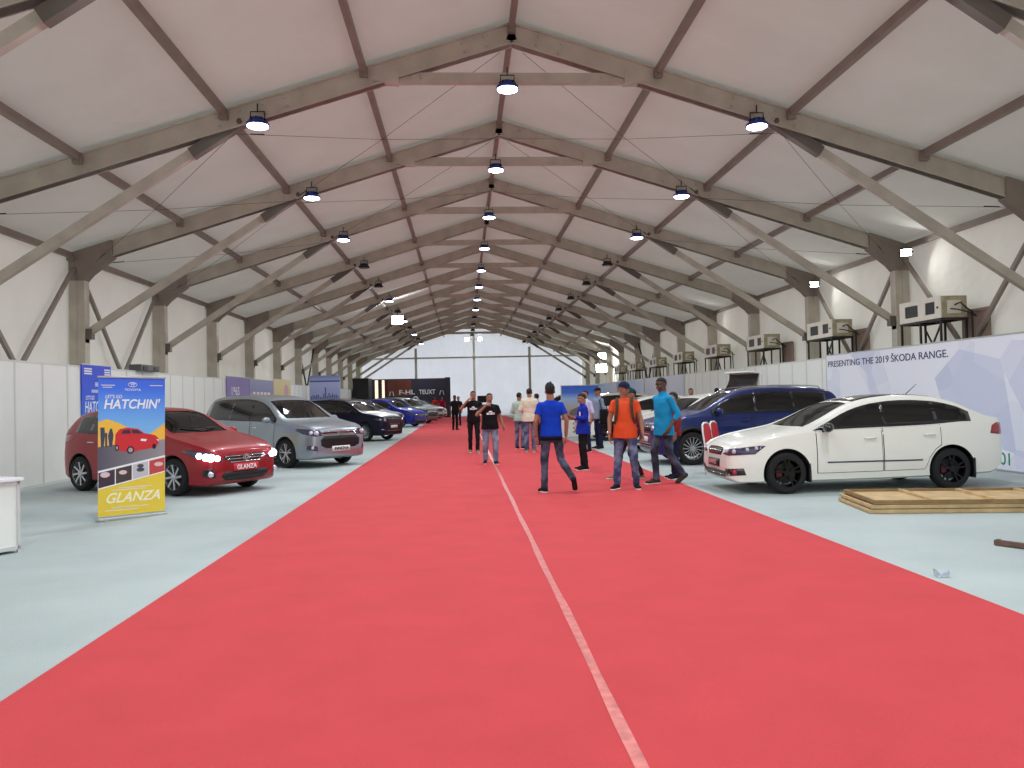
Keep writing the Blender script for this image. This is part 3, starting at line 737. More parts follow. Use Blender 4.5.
for cx_ in (-1.6, 2.7): tube(bm, [(cx_-.18, -.04, 1.95), (cx_-.1, -.04, 2.3), (cx_+.1, -.04, 2.3), (cx_+.18, -.04, 1.95)], .035, 6)
finish('arch_emblem', bm, M_txtw, bd)
bb = empty('black_booth_wall', 'tall plain black booth wall left of the dark lettered backdrop', 'booth wall', loc=(-8.55, 62, 0))
bm = bmesh.new(); box(bm, -.62, .55, -1.2, 1.2, 0, 3.2, .02); finish('black_panel', bm, M_black, bb)
bm = bmesh.new(); box(bm, -.64, .57, -1.22, 1.22, 3.2, 3.25); finish('capping', bm, M_dark, bb)
sc = empty('display_screen', 'small black screen on a stand before the far white panels', 'screen', loc=(.7, 71.6, 0))
bm = bmesh.new(); box(bm, -.42, .42, -.05, .05, 1.2, 1.8, .01); finish('screen_panel', bm, M_black, sc)
bm = bmesh.new(); tube(bm, [(0, .02, 1.25), (0, .02, .03)], .03, 8); box(bm, -.3, .3, -.2, .2, 0, .03); finish('stand', bm, M_dark, sc)
# blue car poster board on a white plinth, right of the carpet
pb = empty('display_board', 'blue display board picturing a car, on a white base right of the carpet', 'display board', loc=(3.52, 30.9, 0))
bm = bmesh.new(); box(bm, -.72, .72, -.02, .02, .64, 1.95); sh = finish('printed_board', bm, gmat('board_print', [(0, (106, 96, 90)), (.35, (178, 170, 160)), (.62, (150, 190, 232)), (.8, (60, 112, 210)), (1, (44, 96, 206))], 'Z', .64, 1.95), pb)
bm = bmesh.new(); poly(bm, [(-.45, -.022, .86), (-.38, -.022, 1.02), (-.1, -.022, 1.14), (.3, -.022, 1.12), (.5, -.022, .98), (.6, -.022, .84), (-.4, -.022, .82)], .003, (0, -1, 0)); finish('pictured_car', bm, mat('pictured_car_grey', (112, 104, 98), .5), sh)
bm = bmesh.new(); box(bm, -.74, .74, -.12, .12, 0, .64, .01); pl = finish('white_base', bm, M_white, pb)
bm = bmesh.new()
for i in range(5):
    for j in range(3): box(bm, -.6+i*.27, -.52+i*.27, -.124, -.12, .15+j*.16, .22+j*.16)
finish('small_print', bm, mat('grey_print', (150, 160, 170), .5), pl)
bm = bmesh.new(); box(bm, -.75, -.72, -.03, .03, .64, 1.98); box(bm, .72, .75, -.03, .03, .64, 1.98); box(bm, -.75, .75, -.03, .03, 1.95, 1.98); finish('board_frame', bm, M_alu, pb)
# far posters on the right wall
M_bp = gmat('blue_white_print', [(0, (214, 220, 236)), (.5, (186, 206, 240)), (1, (120, 160, 230))], 'Y', -4, 4)
M_lp = gmat('lilac_print', [(0, (206, 208, 226)), (1, (224, 224, 236))], 'Z', 1, 2.5)
t, w = poster('wall_poster', 'pale lilac poster with faint lettering on the right wall, behind the man in cyan', 8.81, 35.3, 42.9, .3, 2.42, M_lp, s=1)
text('lettering', 'RANGE', .26, mat('pink_ink', (216, 150, 170), .5), t, frame((-.016, 1.2, 1.95), (0, -1, 0), (0, 0, 1)), width=2.2)
t, w = poster('wall_poster', 'blue and white poster on the right wall, beyond the pale lilac one', 8.81, 43.2, 50.5, .3, 2.42, M_bp, s=1)
t, w = poster('wall_poster', 'farthest pale blue poster on the right wall', 8.81, 50.8, 58.5, .3, 2.40, M_bp, s=1)
# ---------------------------------------------------------------- cars
M_glass = glass_mat('car_glass', (.30, .34, .32))
M_glassd = glass_mat('tinted_car_glass', (.10, .11, .11))
M_trim = mat('gloss_black_trim', (14, 14, 16), .2, coat=.5)
M_int = mat('interior_dark', (62, 59, 57), .8)
M_seat = mat('seat_fabric_dark', (52, 46, 46), .85)
M_seatb = mat('seat_beige', (176, 158, 134), .8)
M_chrome = mat('chrome', (220, 222, 225), .12, 1.0)
M_rim = mat('silver_alloy', (196, 198, 202), .25, .8)
M_rimb = mat('black_alloy', (16, 16, 17), .3, .3)
M_lampw = mat('headlight_lit', (236, 228, 255), emit=9.0)
M_lens = mat('headlamp_lens', (64, 62, 92), .08, .3, coat=1)
M_lensb = mat('headlamp_bright', (226, 226, 240), .1, .6)
M_tail = mat('tail_lamp_red', (150, 18, 24), .15, coat=1)
M_plate = mat('plate_white', (232, 232, 228), .5)
def paint(nm, rgb, metal=.35, rough=.28, coat=.6, spec=.35):
    return mat(nm, rgb, rough, metal, coat=coat, spec=spec)

class Car:
    def __init__(s, top, bot, plan, belt, W, wb, r, tumble=.42):
        s.top, s.bot, s.plan, s.belt = pchip(top), pchip(bot), pchip(plan), pchip(belt)
        s.x0, s.x1 = min(p[0] for p in top), max(p[0] for p in top)
        s.W, s.wb, s.r, s.tumble = W, wb, r, tumble
    def section(s, x, inset=0.0, zlow=None):
        w = s.plan(x) - inset; zt = s.top(x) - inset; zb = s.bot(x) if zlow is None else zlow
        hgt = zt - zb
        zbl = min(s.belt(x), zt - .035 - .10*min(1, max(0, hgt)) * .25)
        zbl = max(zbl, zb + .6*hgt*.5)
        c = max(0.0, zt - zbl)
        wr = .955*w - s.tumble*c - .02
        h = zbl - zb
        P = [(0, zb), (.55*w, zb), (.93*w, zb+.01), (.985*w, zb+.12*h), (w, zb+.40*h), (.995*w, zb+.62*h), (.975*w, zb+.86*h), (.955*w, zbl),
             (.955*w - s.tumble*c*.45 - .008, zbl + .46*c), (wr+.015, zbl + .86*c), (wr-.05, zt-.022), (wr*.72, zt-.008), (wr*.38, zt-.001), (0, zt)]
        return P
    def loft(s, bm, xs, inset=0.0, zlow=None, sub=2):
        rings = []
        for x in xs:
            P = s.section(x, inset, zlow); Q = []
            for i in range(len(P)-1):
                p0, p1, p2, p3 = P[max(i-1, 0)], P[i], P[i+1], P[min(i+2, len(P)-1)]
                for k in range(sub):
                    t = k/sub
                    Q.append(tuple(.5*((2*p1[j]) + (-p0[j]+p2[j])*t + (2*p0[j]-5*p1[j]+4*p2[j]-p3[j])*t*t + (-p0[j]+3*p1[j]-3*p2[j]+p3[j])*t**3) for j in (0, 1)))
            Q.append(P[-1])
            ring = [bm.verts.new((x, y, z)) for y, z in Q] + [bm.verts.new((x, -y, z)) for y, z in Q[-2:0:-1]]
            rings.append(ring)
        n = len(rings[0])
        for a, b in zip(rings[:-1], rings[1:]):
            for k in range(n): bm.faces.new((a[k], a[(k+1) % n], b[(k+1) % n], b[k]))
        for rr, x, sg in ((rings[0], xs[0], -1), (rings[-1], xs[-1], 1)):
            zc = sum(v.co.z for v in rr)/len(rr)
            c = bm.verts.new((x + sg*.004, 0, zc))
            for k in range(n): bm.faces.new((rr[k], rr[(k+1) % n], c))
        bmesh.ops.recalc_face_normals(bm, faces=bm.faces[:])
def stations(a, b):
    L = b-a; xs = []
    for k in range(8): xs.append(a + .16*(k/8)**1.8)
    n = 62
    for k in range(n+1): xs.append(a + .16 + (L-.32)*k/n)
    for k in range(7, -1, -1): xs.append(b - .16*(k/8)**1.8)
    return xs
def tmpobj(bm, m=None):
    me = bpy.data.meshes.new('tmp'); bm.to_mesh(me); bm.free()
    if m: me.materials.append(m)
    o = bpy.data.objects.new('tmp', me); C.objects.link(o); return o
def prism(pts, d, a, b):
    bm = bmesh.new(); d = Vector(d)
    A = [bm.verts.new(Vector(p)+d*a) for p in pts]; B = [bm.verts.new(Vector(p)+d*b) for p in pts]
    n = len(pts); bm.faces.new(A); bm.faces.new(B[::-1])
    for k in range(n): bm.faces.new((A[k], B[k], B[(k+1) % n], A[(k+1) % n]))
    bmesh.ops.recalc_face_normals(bm, faces=bm.faces[:]); return bm
def patch(bvh, pts, d, off=.004, skirt=.012, cell=.07):
    """clip a grid to the outline pts, seen along -d, and lay it on the body surface"""
    d = Vector(d).normalized(); up = Vector((0, 0, 1)) if abs(d.z) < .9 else Vector((1, 0, 0))
    e1 = up.cross(d).normalized(); e2 = d.cross(e1)
    uv = [(Vector(p).dot(e1), Vector(p).dot(e2)) for p in pts]
    bm = bmesh.new(); bm.faces.new([bm.verts.new((u, v, 0)) for u, v in uv])
    for ax in (0, 1):
        lo, hi = min(q[ax] for q in uv), max(q[ax] for q in uv)
        n = max(1, int((hi-lo)/cell))
        for k in range(1, n):
            co = [0, 0, 0]; co[ax] = lo+(hi-lo)*k/n; no = [0, 0, 0]; no[ax] = 1
            bmesh.ops.bisect_plane(bm, geom=bm.verts[:]+bm.edges[:]+bm.faces[:], plane_co=co, plane_no=no, dist=1e-5)
    bmesh.ops.triangulate(bm, faces=[f for f in bm.faces if len(f.verts) > 4])
    nd = {}
    for v in bm.verts:
        o = e1*v.co.x + e2*v.co.y + d*6
        hit, nrm, _, _ = bvh.ray_cast(o, -d)
        if hit is None:
            q = e1*v.co.x + e2*v.co.y + d*0.5
            hit, nrm, _, _ = bvh.find_nearest(q)
        if nrm.dot(d) < 0: nrm = -nrm
        v.co = hit + nrm*off; nd[v.index] = nrm
    bm.normal_update()
    f0 = bm.faces[0] if False else None
    s_ = sum(f.normal.dot(d) for f in bm.faces)
    if s_ < 0: bmesh.ops.reverse_faces(bm, faces=bm.faces[:])
    be = [e for e in bm.edges if e.is_boundary]
    bm.verts.index_update()
    if skirt > 0:
        r = bmesh.ops.extrude_edge_only(bm, edges=be)
        vs = [g for g in r['geom'] if isinstance(g, bmesh.types.BMVert)]
        for v in vs: v.co -= d*skirt
    bmesh.ops.recalc_face_normals(bm, faces=bm.faces[:])
    return bm
def mir(pts): return [(p[0], -p[1], p[2]) for p in pts][::-1]
def apply_bools(body, cutters, mats):
    for c in cutters:
        md = body.modifiers.new('b', 'BOOLEAN'); md.operation = 'DIFFERENCE'; md.object = c; md.solver = 'EXACT'; md.material_mode = 'TRANSFER'
    me = bpy.data.meshes.new_from_object(body.evaluated_get(bpy.context.evaluated_depsgraph_get()))
    for c in cutters: bpy.data.objects.remove(c)
    bpy.data.objects.remove(body)
    return me
def make_wheel(par, x, y, r, rimm, spokes, side, cap=None, twin=True, w=.20):
    t = bmesh.new(); rr = r*.70
    lathe(t, [(rr-.01, -w/2), (rr+.01, -w/2-.005), (r-.035, -w/2), (r-.008, -w/2+.03), (r, -w/4), (r, w/4), (r-.008, w/2-.03), (r-.035, w/2), (rr+.01, w/2+.005), (rr-.01, w/2)], 40, 'Y', close=True)
    for k in range(36):
        a = 2*PI*k/36
        c, s_ = math.cos(a), math.sin(a)
    o = finish('wheel', t, M_rubber, par, loc=(x, y, r), autosmooth=35)
    b = bmesh.new(); s = side
    yo = s*(w/2-.012)
    lathe(b, [(rr-.012, yo-s*.02), (rr+.004, yo+s*.008), (rr-.014, yo+s*.008), (rr-.02, yo-s*.01), (rr-.02, -yo), (rr-.012, -yo)], 36, 'Y', close=True)
    lathe(b, [(.015, yo+s*.004), (.05, yo+s*.002), (.062, yo-s*.02), (.062, yo-s*.06), (.02, yo-s*.06)], 20, 'Y')
    for k in range(spokes):
        a = 2*PI*k/spokes + PI/2
        for da in ((-.10, .10) if twin else (0,)):
            if twin: a1, a2 = a+da*.6, a+da*1.9
            else: a1, a2 = a-.05, a+.12
            p = Vector((math.cos(a1)*.05, yo-s*.018, math.sin(a1)*.05)); q = Vector((math.cos(a2)*(rr-.015), yo-s*.008, math.sin(a2)*(rr-.015)))
            beam(b, p, q, .024 if twin else (.036 if spokes < 12 else .017), .022, up=(0, 1, 0))
    rim = finish('rim', b, rimm, o, autosmooth=35)
    b = bmesh.new(); lathe(b, [(.02, -s*.0), (rr*.72, 0), (rr*.72, s*.012), (.02, s*.012)], 24, 'Y'); finish('brake_disc', b, M_dark, o)
    if cap:
        b = bmesh.new(); box(b, rr*.3, rr*.72, yo-s*.055 if s > 0 else yo+.03, yo-s*.03 if s > 0 else yo+.055, -.06, .06, .01); finish('brake_caliper', b, cap, o)
    return o
def seat_bm(x, y, w=.46, h=.62, z=.38):
    b = bmesh.new()
    box(b, x-.22, x+.26, y-w/2, y+w/2, z, z+.14, .04)
    vs = box(b, -.07, .07, -w/2+.01, w/2-.01, 0, h, .05)
    # box() returns pre-bevel verts: shear the whole back by position instead
    b2 = bmesh.new(); box(b2, -.06, .06, -w/2+.02, w/2-.02, 0, h, .04); box(b2, -.045, .045, -.13, .13, h+.03, h+.19, .03); box(b2, -.01, .01, -.06, -.045, h-.02, h+.06); box(b2, -.01, .01, .045, .06, h-.02, h+.06)
    b.free(); b = bmesh.new(); box(b, x-.22, x+.26, y-w/2, y+w/2, z, z+.14, .04)
    for v in b2.verts: v.co = Vector((x-.2 - v.co.z*.28 + v.co.x, y+v.co.y, z+.1+v.co.z))
    me = bpy.data.meshes.new('t'); b2.to_mesh(me); b2.free(); b.from_mesh(me); bpy.data.meshes.remove(me)
    return b
def build_car(name, S_, body_m, win, doors, wind, rear, lights, face, rimm, spokes, twin=True, roof_m=None, glass=None, cap=None, seat_m=None, extras=None, arch=.055, ride=0.0):
    t = empty(name); glass = glass or M_glass; seat_m = seat_m or M_seat
    bm = bmesh.new(); S_.loft(bm, stations(S_.x0, S_.x1)); bvh = BVHTree.FromBMesh(bm)
    for f in bm.faces: f.material_index = 0
    body = tmpobj(bm, body_m); body.data.materials.append(M_int)
    tr = S_.W/2 - .115
    cut = []
    for xw in (0, -S_.wb):
        for s in (-1, 1):
            c = bmesh.new(); lathe(c, [(S_.r+arch, s*(S_.W/2-.30)), (S_.r+arch, s*(S_.W/2+.2))], 40, 'Y', origin=(xw, 0, S_.r)); bmesh.ops.recalc_face_normals(c, faces=c.faces[:]); cut.append(tmpobj(c, M_int))
    # cabin
    xa, xb = wind['cav']; c = bmesh.new(); n = 30
    S_.loft(c, [xa + (xb-xa)*k/n for k in range(n+1)], inset=.045, zlow=.36, sub=1); cut.append(tmpobj(c, M_int))
    D = S_.top
    def side_poly(x0, x1, lo=.03, up=.095, e=0.0, taper=0):
        xs = [x0 + (x1-x0)*k/8 for k in range(9)]
        low = [(x, .8, S_.belt(x)+lo-e) for x in xs]
        fz = lambda x: 1 - taper*max(0, (x-x0)/(x1-x0) - .15)**1.5
        hi = [(x, .8, S_.belt(x)+lo + max(.002, (D(x)-up+e-S_.belt(x)-lo)*fz(x))) for x in xs[::-1]]
        pts = low + hi
        out = []
        for p in pts:
            if not out or (Vector(p)-Vector(out[-1])).length > .012: out.append(p)
        if (Vector(out[0])-Vector(out[-1])).length < .012: out.pop()
        return out
    TP = {w[:2]: (w[2] if len(w) > 2 else 0) for w in win}; win = [w[:2] for w in win]
    for (x0, x1) in win:
        cut.append(tmpobj(prism([(p[0], 0, p[2]) for p in side_poly(x0, x1, taper=TP[(x0, x1)])], (0, 1, 0), -1.4, 1.4), M_trim))
    def glassy(g):      # outline of a front or rear screen from (x, halfwidth) pairs
        k = [i for i, q in enumerate(g) if q[1] < .06][-1]
        a = [(x, y, D(x)) for x, y in g[k:] + g[:k]]
        return a + [(x, -y, z) for x, y, z in a[::-1]]
    wd = (1, 0, wind.get('dz', 1.2)); rd = (-1, 0, rear.get('dz', 1.0))
    for g, d in ((wind['g'], wd), (rear['g'], rd)):
        dn = Vector(d).normalized(); cut.append(tmpobj(prism(glassy(g), dn, -.16, .3), M_trim))
    me = apply_bools(body, cut, None)
    bo = link('body', me, None, t, autosmooth=32)
    mats_ = [m for m in me.materials]
    fix = None
    # glass
    o = finish('windshield', patch(bvh, glassy(wind['g']), wd, -.008, 0), glass, t, smooth=True)
    o = finish('rear_window', patch(bvh, glassy(rear['g']), rd, -.008, 0), M_glassd if glass is M_glassd else glass, t, smooth=True)
    for s in (1, -1):
        sd = (0, s, 0)
        fl_ = (lambda p: p) if s > 0 else mir
        for (x0, x1) in win:
            finish('side_window', patch(bvh, fl_(side_poly(x0+.01, x1-.01, e=.008, taper=TP[(x0, x1)])), sd, -.006, 0), glass, t, smooth=True)
        # black surround strips between windows
        ws = sorted(win)
        bmx = None
        for (a, b) in zip(ws[:-1], ws[1:]):
            p = side_poly(a[1], b[0])
            finish('window_pillar', patch(bvh, fl_(p), sd, .003, .004), M_trim, t, smooth=True)
        # doors
        for (x0, x1) in doors:
            zl = lambda x: S_.bot(x)+.13
            wr = S_.r + arch + .03
            xs = [x0 + (x1-x0)*k/10 for k in range(11)]
            low = []
            for x in xs:
                z = zl(x)
                dx = x + S_.wb
                if abs(dx) < wr: z = max(z, S_.r + math.sqrt(max(0, wr*wr-dx*dx)))
                low.append((x, .8, min(z, S_.belt(x)-.1)))
            hi = [(x, .8, S_.belt(x)+.018) for x in xs[::-1]]
            seal = patch(bvh, fl_(low+hi), sd, .0015, .0)
            dsh = [(x*(1-.012/abs(x1-x0)*0) , y, z) for x, y, z in low+hi]
            xm = (x0+x1)/2; shr = 1 - .024/abs(x1-x0)
            dsh = [(xm+(x-xm)*shr, y, z+(.008 if i < len(low) else -.004)) for i, (x, y, z) in enumerate(dsh)]
            dd = finish('door', patch(bvh, fl_(dsh), sd, .006, .006), body_m, t, smooth=False, autosmooth=40)
            finish('door_seal', seal, M_trim, dd, smooth=True)
            hz = S_.belt(x1) - .13; hx = x1 + .10
            hit, nn, _, _ = bvh.ray_cast(Vector((hx+.08, s*3, hz)), Vector((0, -s, 0)))
            yy = hit.y
            b = bmesh.new(); tube(b, [(hx, yy, hz), (hx+.02, yy+s*.032, hz+.004), (hx+.17, yy+s*.034, hz+.002), (hx+.19, yy, hz)], [.012, .013, .013, .012], 8)
            finish('door_handle', b, (extras or {}).get('handle') or body_m, dd, smooth=True)
        # mirror
        mx, mz = wind['mir']; hit, nn, _, _ = bvh.ray_cast(Vector((mx, s*3, mz)), Vector((0, -s, 0)))
        yy = abs(hit.y)
        b = bmesh.new(); ellipsoid(b, (mx-.01, s*(yy+.15), mz+.05), (.065, .115, .075), 16); tube(b, [(mx, s*(yy-.02), mz-.02), (mx, s*(yy+.08), mz+.01)], .022, 8)
        mo = finish('side_mirror', b, (extras or {}).get('mirror', body_m), t, smooth=True)
        b = bmesh.new(); ellipsoid(b, (mx-.062, s*(yy+.15), mz+.05), (.012, .095, .06), 12); finish('mirror_glass', b, M_chrome, mo, smooth=True)
        # lamps
        for L in lights:
            pts = L['p'] if s > 0 else mir(L['p'])
            dirv = (L['d'][0], s*L['d'][1], L['d'][2])
            lo = finish(L['n'], patch(bvh, pts, dirv, L.get('o', .006), .02, .05), L['m'], t, smooth=True)
            for (bx2, by2, bz2, rr2, mm) in L.get('b', []):
                dv = Vector(dirv).normalized(); hit, nn, _, _ = bvh.ray_cast(Vector((bx2, s*by2, bz2)) + dv*3, -dv)
                if hit is None: continue
                b = bmesh.new(); ellipsoid(b, hit+dv*.006, (rr2, rr2, rr2), 10); finish('bulb', b, mm, lo, smooth=True)
    # front and rear face
    for Fc in face:
        d = Fc['d']; pts = Fc['p']
        if Fc.get('sym', True): pts = pts + [(x, -y, z) for x, y, z in pts[::-1] if y > 0]
        fo_ = finish(Fc['n'], patch(bvh, pts, d, Fc.get('o', .006), .02, .06), Fc['m'], t, smooth=True)
        for (z0, z1, yh, mm, nm_) in Fc.get('bars', []):
            xm_ = max(q_[0] for q_ in Fc['p']); q = [(xm_, yh, z0), (xm_, yh, z1), (xm_, -yh, z1), (xm_, -yh, z0)]
            finish(nm_, patch(bvh, q, d, Fc.get('o', .006)+.008, .01, .08), mm, fo_, smooth=True)
        if Fc.get('txt'):
            s_, w_, h_, z_, mm = Fc['txt']; dv = Vector(d).normalized()
            hit, nn, _, _ = bvh.ray_cast(Vector((0, 0, z_)) + dv*5, -dv)
            text('plate_lettering', s_, h_, mm, fo_, frame(hit + dv*(Fc.get('o', .006)+.012) + Vector((0, -w_/2*dv.x, -h_/2)), (0, 1*dv.x, 0), (0, 0, 1)), width=w_, bold=.02)
    # wheels, interior
    for xw in (0, -S_.wb):
        for s in (-1, 1): make_wheel(t, xw, s*tr, S_.r, rimm, spokes, s, cap, twin)
    ix = wind['seat']
    for s in (-1, 1): finish('front_seat', seat_bm(ix, s*.36), seat_m, t, smooth=True)
    finish('rear_seat', seat_bm(ix-.85, 0, 1.2, .6, .40), seat_m, t, smooth=True)
    if wind.get('seat3'): finish('rear_seat', seat_bm(ix-1.65, 0, 1.1, .55, .45), seat_m, t, smooth=True)
    b = bmesh.new(); zc = S_.belt(wind['dash'])-.06; box(b, wind['dash']-.28, wind['dash']+.12, -.62, .62, zc-.3, zc, .06); finish('dashboard', b, M_int, t)
    b = bmesh.new(); cx_, cz_ = wind['dash']-.36, zc-.02; tube(b, [(cx_-.06*math.sin(2*PI*k/20), -.36+.18*math.cos(2*PI*k/20), cz_+.17*math.sin(2*PI*k/20)) for k in range(21)], .014, 6); tube(b, [(cx_, -.36, cz_), (cx_+.2, -.36, cz_-.08)], .03, 8); finish('steering_wheel', b, M_black, t)
    if roof_m:
        xs0, xs1, wy = roof_m[1], roof_m[2], roof_m[3]
        pts = [(xs0, wy, D(xs0)), (xs1, wy*.92, D(xs1)), (xs1, -wy*.92, D(xs1)), (xs0, -wy, D(xs0))]
        finish('roof_panel', patch(bvh, pts, (0, 0, 1), .004, .006, .15), roof_m[0], t, smooth=True)
    if extras:
        if 'antenna' in extras:
            ax = extras['antenna']; b = bmesh.new(); tube(b, [(ax, 0, D(ax)), (ax-.20, 0, D(ax)+.17)], [.008, .004], 6); ellipsoid(b, (ax+.02, 0, D(ax)), (.05, .025, .02), 8); finish('antenna', b, M_black, t)
        if 'side_strip' in extras:
            z0, z1, xa_, xb_, mm = extras['side_strip']
            for s in (1, -1):
                q = [(xa_, .8, z0), (xb_, .8, z0+.0), (xb_, .8, z1), (xa_, .8, z1)]
                finish('side_strip', patch(bvh, q if s > 0 else mir(q), (0, s, 0), .012, .008, .1), mm, t, smooth=True)
        if 'cladding' in extras:
            for s in (1, -1):
                xs = [-S_.wb+S_.r+.08 + (S_.wb-2*S_.r-.16)*k/6 for k in range(7)]
                q = [(x, .8, S_.bot(x)+.03) for x in xs] + [(x, .8, S_.bot(x)+.16) for x in xs[::-1]]
                finish('sill_cladding', patch(bvh, q if s > 0 else mir(q), (0, s, 0), .010, .01, .12), M_black, t, smooth=True)
                for xw in (0, -S_.wb):
                    r1, r2 = S_.r+arch+.004, S_.r+arch+.055
                    q = [(xw+r1*math.cos(PI*k/14), .8, S_.r+r1*math.sin(PI*k/14)) for k in range(15)] + [(xw+r2*math.cos(PI*k/14), .8, S_.r+r2*math.sin(PI*k/14)) for k in range(14, -1, -1)]
                    finish('arch_cladding', patch(bvh, q if s > 0 else mir(q), (0, s, 0), .010, .01, .07), M_black, t, smooth=True)
        if 'rails' in extras:
            z = extras['rails']
            for s in (1, -1):
                b = bmesh.new(); xs = [-.0 + z[0] + (z[1]-z[0])*k/10 for k in range(11)]
                yr = s*z[2]
                tube(b, [(xs[0]+.06, yr, D(xs[0])-.03)] + [(x, yr, D(x)+.028) for x in xs] + [(xs[-1]-.06, yr, D(xs[-1])-.03)], .014, 6); finish('roof_rail', b, z[3], t, smooth=True)
        if 'flaps' in extras:
            for xw in (0, -S_.wb):
                for s in (-1, 1):
                    b = bmesh.new(); xx = xw - S_.r - .04; box(b, xx-.02, xx+.02, s*(S_.W/2-.1)-.1, s*(S_.W/2-.1)+.1, .17, .48, .02); finish('mud_flap', b, M_black, t)
    return t
PLAN = lambda W, f, b: [(f, W*.34), (f-.02, W*.375), (f-.07, W*.415), (f-.2, W*.455), (f-.45, W*.487), (f-.8, W*.498), ((f+b)/2, W*.5), (b+.8, W*.495), (b+.35, W*.475), (b+.12, W*.445), (b+.03, W*.40), (b, W*.36)]
def place(o, x, y, rz, label, cat='car', group=None):
    o.location = (x, y, 0); o.rotation_euler = (0, 0, rad(rz)); tag(o, label, cat, group); return o

# ---- red hatchback
P_red = paint('metallic_red_paint', (148, 10, 24), .2, .38)
hat = Car(top=[(.80,.44),(.79,.60),(.76,.72),(.66,.80),(.45,.87),(.1,.95),(-.12,1.0),(-.28,1.05),(-1.0,1.41),(-1.35,1.485),(-1.85,1.51),(-2.45,1.475),(-2.8,1.40),(-2.98,1.20),(-3.10,1.02),(-3.17,.85),(-3.19,.60),(-3.195,.50)],
          bot=[(.80,.40),(.77,.24),(.62,.17),(-2.9,.20),(-3.12,.30),(-3.195,.44)], plan=PLAN(1.745,.80,-3.195),
          belt=[(.8,.66),(.3,.86),(-.2,.93),(-2.3,1.02),(-3.2,1.06)], W=1.745, wb=2.52, r=.32)
def std_lights(S_, lm, bulbs, hl, tl, fog=None):
    L = [dict(n='headlight', p=hl, d=(1, 1.0, 0), m=lm, b=bulbs), dict(n='tail_light', p=tl, d=(-1, .9, 0), m=M_tail)]
    if fog: L.append(fog)
    return L
red_hatch = build_car('hatchback_car', hat, P_red, win=[(-.48,-1.42),(-1.50,-2.28),(-2.33,-2.70)], doors=[(-.52,-1.46),(-1.47,-2.36)],
    wind=dict(g=[(-.30,.60),(-.27,.30),(-.265,.05),(-1.06,.05),(-1.05,.40),(-1.0,.53),(-.6,.585)], cav=(-2.92,-.42), mir=(-.58,.98), seat=-1.25, dash=-.62, dz=1.8),
    rear=dict(g=[(-2.86,.50),(-2.85,.2),(-2.85,.04),(-3.06,.04),(-3.05,.3),(-3.02,.5)], dz=.5),
    lights=std_lights(hat, M_lens, [(.70,.52,.63,.05,M_lampw),(.66,.62,.645,.065,M_lampw),(.60,.67,.655,.06,M_lampw),(.52,.74,.68,.05,M_lampw)],
        [(.74,.42,.60),(.73,.5,.57),(.50,.78,.64),(.22,.84,.76),(.30,.82,.78),(.6,.6,.74)], [(-3.1,.5,.86),(-3.1,.5,1.0),(-2.85,.8,1.02),(-2.75,.85,.95),(-3.0,.76,.86)],
        dict(n='fog_light_recess', p=[(.7,.56,.30),(.68,.62,.46),(.6,.76,.44),(.6,.76,.34)], d=(1,.7,0), m=M_trim, b=[(.66,.65,.37,.05,M_lensb)])),
    face=[dict(n='grille', p=[(.8,0,.54),(.8,.30,.55),(.78,.46,.62),(.78,.44,.67),(.8,.2,.67),(.8,0,.665)], d=(1,0,.15), m=M_trim, bars=[(.545,.558,.32,M_chrome,'chrome_bar'),(.60,.612,.40,M_chrome,'chrome_bar'),(.648,.66,.42,M_chrome,'chrome_bar')]),
          dict(n='lower_intake', p=[(.8,0,.24),(.8,.42,.25),(.78,.52,.32),(.78,.46,.40),(.8,0,.40)], d=(1,0,0), m=M_black, bars=[(.30,.31,.44,M_trim,'intake_slat')]),
          dict(n='number_plate', p=[(.8,0,.40),(.8,.27,.40),(.8,.27,.52),(.8,0,.52)], d=(1,0,0), m=M_red, o=.02, txt=('GLANZA',.44,.075,.46,M_txtw)),
          dict(n='rear_plate', p=[(-3.2,0,.70),(-3.2,.25,.70),(-3.2,.25,.81),(-3.2,0,.81)], d=(-1,0,0), m=M_plate)],
    rimm=M_rim, spokes=8, twin=False, extras=dict(handle=M_chrome))
b = bmesh.new()
for (a_, b_) in ((.075,.05),(.045,.022),(.022,.046)): tube(b, [(.818, a_*math.cos(2*PI*k/16), .62+b_*math.sin(2*PI*k/16)) for k in range(17)], .006, 5)
finish('emblem', b, M_chrome, red_hatch)
b = bmesh.new(); tube(b, [(-.30, -.1, 1.085), (-.42, .42, 1.13)], .01, 5); tube(b, [(-.31, .35, 1.09), (-.46, -.3, 1.155)], .01, 5); finish('wiper', b, M_black, red_hatch)
place(red_hatch, -5.43, 14.65, -32, 'red hatchback with lit headlights, nearest car on the left, behind the roll-up banner')

